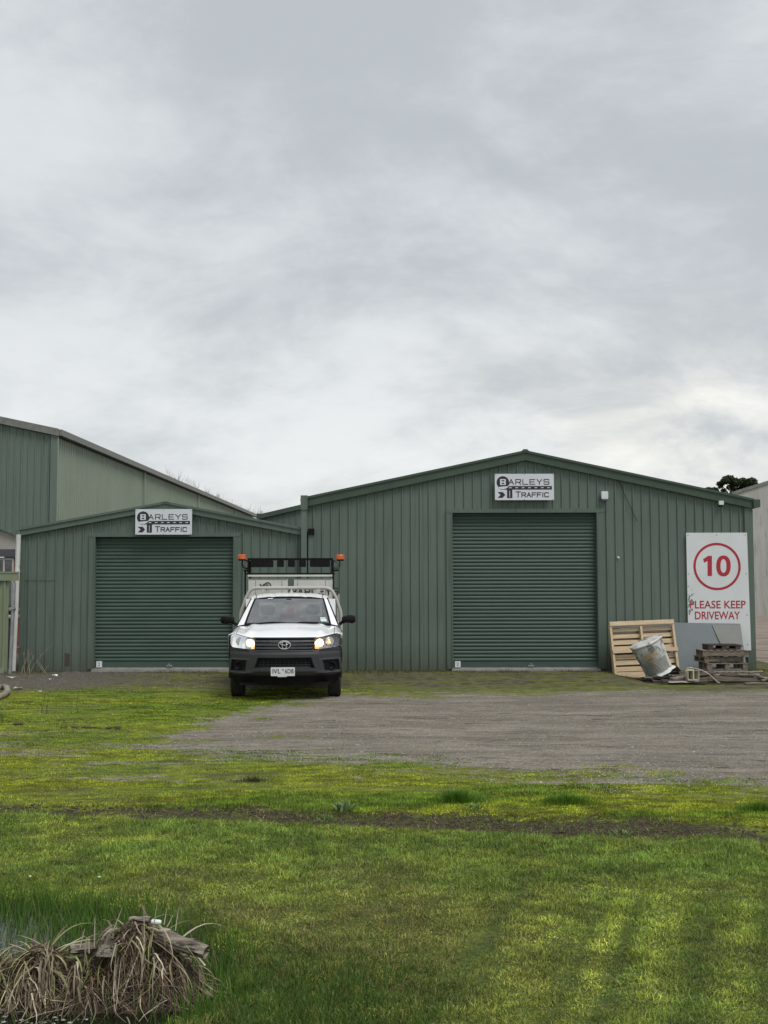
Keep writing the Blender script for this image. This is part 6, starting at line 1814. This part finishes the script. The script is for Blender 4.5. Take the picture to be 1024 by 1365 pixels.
def mess(n, lmin, lmax, wmin, wmax, cols):
    V = []; Fc = []; Cc = []; SG = 5
    for i in range(n):
        while True:
            x = random.uniform(-1.95, -.74); y = random.uniform(4.80, 5.25); z = float(heap(np.array(x), np.array(y)))
            if z > -.03 or random.random() < .02: break
        a = random.gauss(-1.57, 1.0) if random.random() < .5 else random.uniform(0, 6.28)
        L = random.uniform(lmin, lmax); w_ = random.uniform(wmin, wmax); c = random.choice(cols); cv = random.uniform(.55, 1.25)
        cur = random.gauss(0, .9); lift = random.uniform(.002, .03); b0 = len(V); px_, py_ = x, y; tw = random.uniform(-.8, .8)
        for s_ in range(SG + 1):
            a2 = a + cur * (s_ / SG); zz = max(float(heap(np.array(px_), np.array(py_))), -.065) + lift + .02 * math.sin(math.pi * s_ / SG)
            ww = w_ / 2 * (1 - .7 * (s_ / SG) ** 2); sv = Vector((-math.sin(a2), math.cos(a2), tw)).normalized() * ww
            p = Vector((px_, py_, zz)); V += [p - sv, p + sv]; Cc += [tuple(q * cv for q in c)] * 2
            px_ += math.cos(a2) * L / SG; py_ += math.sin(a2) * L / SG * .8
        for s_ in range(SG): q = b0 + 2 * s_; Fc.append((q, q + 1, q + 3, q + 2))
    me = bpy.data.meshes.new('leaves'); me.from_pydata([(v.x + 1.15, v.y - 4.85, v.z) for v in V], [], Fc)
    at = me.attributes.new('leafcol', 'FLOAT_COLOR', 'POINT'); at.data.foreach_set('color', np.array([(*c, 1) for c in Cc], dtype=np.float32).ravel())
    me.materials.append(M_STRAP); o = bpy.data.objects.new('leaves', me); COL.objects.link(o); o.parent = t; o['kind'] = 'stuff'
GREY = [(.27, .215, .15), (.36, .30, .22), (.20, .155, .105), (.14, .105, .07), (.46, .40, .31)]
BROWN = [(.16, .105, .060), (.21, .15, .09), (.11, .075, .045), (.28, .21, .13)]
mess(2300, .05, .18, .002, .005, [(.09, .062, .038), (.06, .042, .028), (.14, .10, .065), (.19, .15, .10)])
mess(420, .12, .34, .003, .008, GREY)
straps(260, [0, 1, 2, 3], .10, .24, .003, .006, BROWN, .35)
straps(170, [0, 0, 1, 2, 2, 3], .18, .40, .006, .012, GREY, .55)
straps(110, [4, 4, 2], .15, .34, .006, .010, [(.40, .37, .20), (.34, .30, .17), (.25, .27, .10)], .6)
straps(40, [0, 1, 3], .18, .3, .006, .010, [(.22, .26, .09), (.15, .20, .05)], .7)
# upright thin stems above the heap
b = MB()
for (px, py0, py1) in ((200, 1262, 1196), (192, 1255, 1206), (150, 1240, 1210), (125, 1262, 1222), (233, 1240, 1210), (218, 1232, 1210), (222, 1235, 1219), (60, 1275, 1252), (106, 1262, 1237), (118, 1270, 1247)):
    q0 = P(px, py0, 4.95); q1 = P(px + random.uniform(-4, 12), py1, 4.97); b.tube([(q0[0] + 1.15, .10, q0[1]), ((q0[0] + q1[0]) / 2 + 1.15, .11, (q0[1] + q1[1]) / 2), (q1[0] + 1.15, .12, q1[1])], [.003, .0025, .001], 4)
b.build('stem', M_STRAW, t, kind='stuff')
# logs
def log(name, label, pa, pb, ra, rb, hollow=True):
    A = Vector(pa); B = Vector(pb); d = (B - A).normalized(); up = d.orthogonal().normalized(); q_ = d.cross(up)
    n, N = 26, 22; vs = []
    for i in range(N + 1):
        c = A.lerp(B, i / N); r_ = lerp(ra, rb, i / N)
        for j in range(n):
            a = 2 * math.pi * j / n; v0 = Vector((math.cos(a) * 1.6, math.sin(a) * 1.6, i * .12)); rr = r_ * (1 + .22 * mnoise.noise(v0 * 1.3) + .20 * mnoise.noise(Vector((math.cos(a) * 5, math.sin(a) * 5, i * .07))))
            vs.append(c + (up * math.cos(a) + q_ * math.sin(a)) * rr)
    fs = [(i * n + j, i * n + (j + 1) % n, (i + 1) * n + (j + 1) % n, (i + 1) * n + j) for i in range(N) for j in range(n)]
    b = MB(); b.add(vs, fs)
    e = len(b.v)
    for i_, c, s_ in ((N, B, -1), (0, A, 1)):
        rim = [Vector(vs[i_ * n + j]) for j in range(n)]; inn = [c + (p - c) * .72 + d * s_ * .045 for p in rim]
        o0_ = len(b.v); b.v += [tuple(p) for p in rim + inn + [c + d * s_ * .06]]
        b.f += [(o0_ + j, o0_ + (j + 1) % n, o0_ + n + (j + 1) % n, o0_ + n + j) for j in range(n)] + [(o0_ + n + j, o0_ + n + (j + 1) % n, o0_ + 2 * n) for j in range(n)]
    o = b.build(name, M_LOG, smooth='auto'); return tag(o, label, 'log')
q0 = P(212, 1243, 5.06); q1 = P(274, 1266, 4.98)
log('fallen_log', 'weathered grey log with a hollow end on the right of the dead tussock', (q0[0], 5.06, q0[1] - .01), (q1[0], 4.98, q1[1] - .01), .032, .028)
q0 = P(92, 1262, 5.0); q1 = P(128, 1258, 5.06)
log('wood_chunk', 'short pale split wood chunk on top of the left of the tussock', (q0[0], 5.0, q0[1] - .01), (q1[0], 5.06, q1[1] - .01), .018, .022)
q0 = P(140, 1275, 4.98); q1 = P(146, 1236, 5.02)
log('root_stump', 'small dark upright root stump between the two halves of the tussock', (q0[0], 4.98, q0[1]), (q1[0], 5.02, q1[1]), .040, .014)
q0 = P(172, 1224, 5.05); q1 = P(200, 1226, 5.03)
log('bark_piece', 'thin dark bark piece lying on top of the tussock', (q0[0], 5.05, q0[1]), (q1[0], 5.03, q1[1]), .009, .015)
q = P(208, 1228.5, 4.97)
b = MB(); b.lathe([(.001, -.022), (.009, -.022), (.011, -.018), (.011, .014), (.008, .020), (.001, .021)], 14, Matrix.Translation((q[0], 4.97, q[1])) @ Matrix.Rotation(R(95), 4, 'Y')); o = b.build('plastic_tube', M_SIGN, smooth='auto'); tag(o, 'small white plastic tube lying on top of the tussock', 'tube')
# pale scum and pebbles at the pond's near left edge
b = MB()
for i in range(260):
    x = random.uniform(-1.75, -1.2); y = random.uniform(4.45, 4.95)
    if random.random() < (x + 1.75) / .6: continue
    rock(b, x, y, -.060 + random.uniform(0, .012), random.uniform(.004, .012), .4)
b.build('foam_litter', mat('pale_scum', (.20, .21, .18), (.34, .35, .31), 30, .9), kind='stuff')
# daisies
b = MB()
for (px, py) in ((39, 1191), (131, 1192)):
    X_, Y_ = GR(px, py); b.lathe([(.001, .004), (.007, .003), (.008, 0)], 8, Matrix.Translation((X_, Y_, .10 if py < 1300 else .03)))
o = b.build('daisies', M_SIGN); tag(o, None, None, kind='stuff')

# ================================================================== TREES
M_LEAF = mat_leaf('gum_leaf', .6, .2)
def leafcloud(name, blobs, n, size, cols, parent, origin):
    w8 = np.array([bl[3] * bl[4] * bl[5] for bl in blobs]) ** .67; w8 /= w8.sum()
    V = []; Fc = []; Cc = []
    ids = rng.choice(len(blobs), n, p=w8)
    for i in ids:
        cx_, cy_, cz_, rx, ry, rz = blobs[i]
        d = rng.normal(0, 1, 3); d /= np.linalg.norm(d); r_ = rng.uniform(.55, 1.0) ** .5 * rng.uniform(.8, 1.08)
        p = np.array((cx_ + d[0] * rx * r_, cy_ + d[1] * ry * r_, cz_ + d[2] * rz * r_ * (1 if d[2] > 0 else .7)))
        a = rng.normal(0, 1, 3); a /= np.linalg.norm(a); b_ = np.cross(a, rng.normal(0, 1, 3)); b_ /= np.linalg.norm(b_)
        s_ = size * rng.uniform(.6, 1.3); k_ = len(V)
        for q in (p - a * s_, p - b_ * s_ * .45, p + a * s_, p + b_ * s_ * .45): V.append(tuple(q - np.array(origin)))
        Fc.append((k_, k_ + 1, k_ + 2, k_ + 3)); c = cols[rng.integers(len(cols))]; cv = rng.uniform(.7, 1.3); Cc += [(c[0] * cv, c[1] * cv, c[2] * cv, 1)] * 4
    me = bpy.data.meshes.new(name); me.from_pydata(V, [], Fc)
    at = me.attributes.new('leafcol', 'FLOAT_COLOR', 'POINT'); at.data.foreach_set('color', np.array(Cc, dtype=np.float32).ravel())
    me.materials.append(M_LEAF); o = bpy.data.objects.new(name, me); COL.objects.link(o); o.parent = parent; return o
def gum(label, base_px, Y, specs, n, trunk_to):
    X_ = P(base_px, 700, Y)[0]
    t = thing('gum_tree', label, 'tree', (X_, Y, 0), 0, local=True)
    bl = []
    for (px, py, r_) in specs:
        q = P(px, py, Y); rr = r_ / FPX * Y; bl.append((q[0], Y + random.uniform(-1, 1) * rr, q[1], rr, rr * 1.2, rr * .8))
    leafcloud('crown', bl, n, .17, [(.035, .05, .022), (.05, .068, .030), (.026, .038, .018), (.07, .085, .04)], t, (X_, Y, 0))
    b = MB(); top = P(trunk_to[0], trunk_to[1], Y)
    b.tube([(0, 0, -.1), (.15, 0, top[1] * .35), (-.1, .1, top[1] * .6), (top[0] - X_, 0, top[1])], [.38, .30, .24, .14], 10)
    for q in bl:
        b.tube([(top[0] - X_ - .05, 0, top[1] * random.uniform(.62, .9)), ((q[0] - X_) * .6, (q[1] - Y) * .6, lerp(top[1], q[2], .5)), (q[0] - X_, q[1] - Y, q[2])], [.11, .07, .02], 6)
    b.build('trunk', M_BARK, t, smooth='auto')
    return t
gum('dark rounded gum tree showing above the right eave of the large shed', 984, 115.0,
    [(972, 641, 8.5), (966, 643, 6), (961, 646, 5), (981, 645, 8), (990, 644, 7), (1000, 645, 8), (1006, 649, 5), (995, 652, 9), (985, 657, 9), (1000, 657, 10), (975, 651, 5), (965, 655, 3), (1012, 662, 10), (992, 672, 12), (975, 674, 10), (1008, 676, 12), (960, 650, 3)], 11000, (986, 668))
gum('low dark gum crown just left of the taller gum above the eave', 948, 112.0, [(944, 655, 5), (953, 655, 5), (949, 662, 7), (940, 664, 6), (960, 666, 6)], 3600, (949, 668))
# bare saplings behind the long shed
for i, px in enumerate((224, 228.5, 233, 237, 242, 247, 252, 257, 262, 276, 282, 288, 294, 300, 306, 313, 319, 324, 330, 336, 342, 347)):
    Y_ = 84 + random.uniform(-3, 3)
    ze = P(px, np.interp(px, [195, 350], [626, 691]), Y_)[1]
    Ht = ze + (random.uniform(8, 12) if px < 262 else random.uniform(4, 8)) / FPX * Y_ + .0
    X_ = P(px, 700, Y_)[0]
    t = thing('bare_tree', 'thin leafless sapling top poking up behind the gutter of the long shed', 'tree', (X_, Y_, 0), 0, group='bare trees behind the long shed', local=True)
    b = MB(); b.tube([(0, 0, -.1), (.05, 0, Ht * .4), (0, 0, Ht * .75), (.08, 0, Ht)], [.07, .05, .022, .006], 5); b.build('trunk', M_TWIG, t)
    b = MB()
    for k_ in range(34):
        z0_ = Ht * random.uniform(.62, .985); a = random.uniform(0, 6.28); l_ = random.uniform(.3, .75)
        b.tube([(0, 0, z0_), (math.cos(a) * l_ * .35, math.sin(a) * l_ * .35, z0_ + l_ * .5), (math.cos(a) * l_ * .45, math.sin(a) * l_ * .45, z0_ + l_)], [.010, .007, .003], 3, cap=False)
    b.build('twigs', M_TWIG, t)
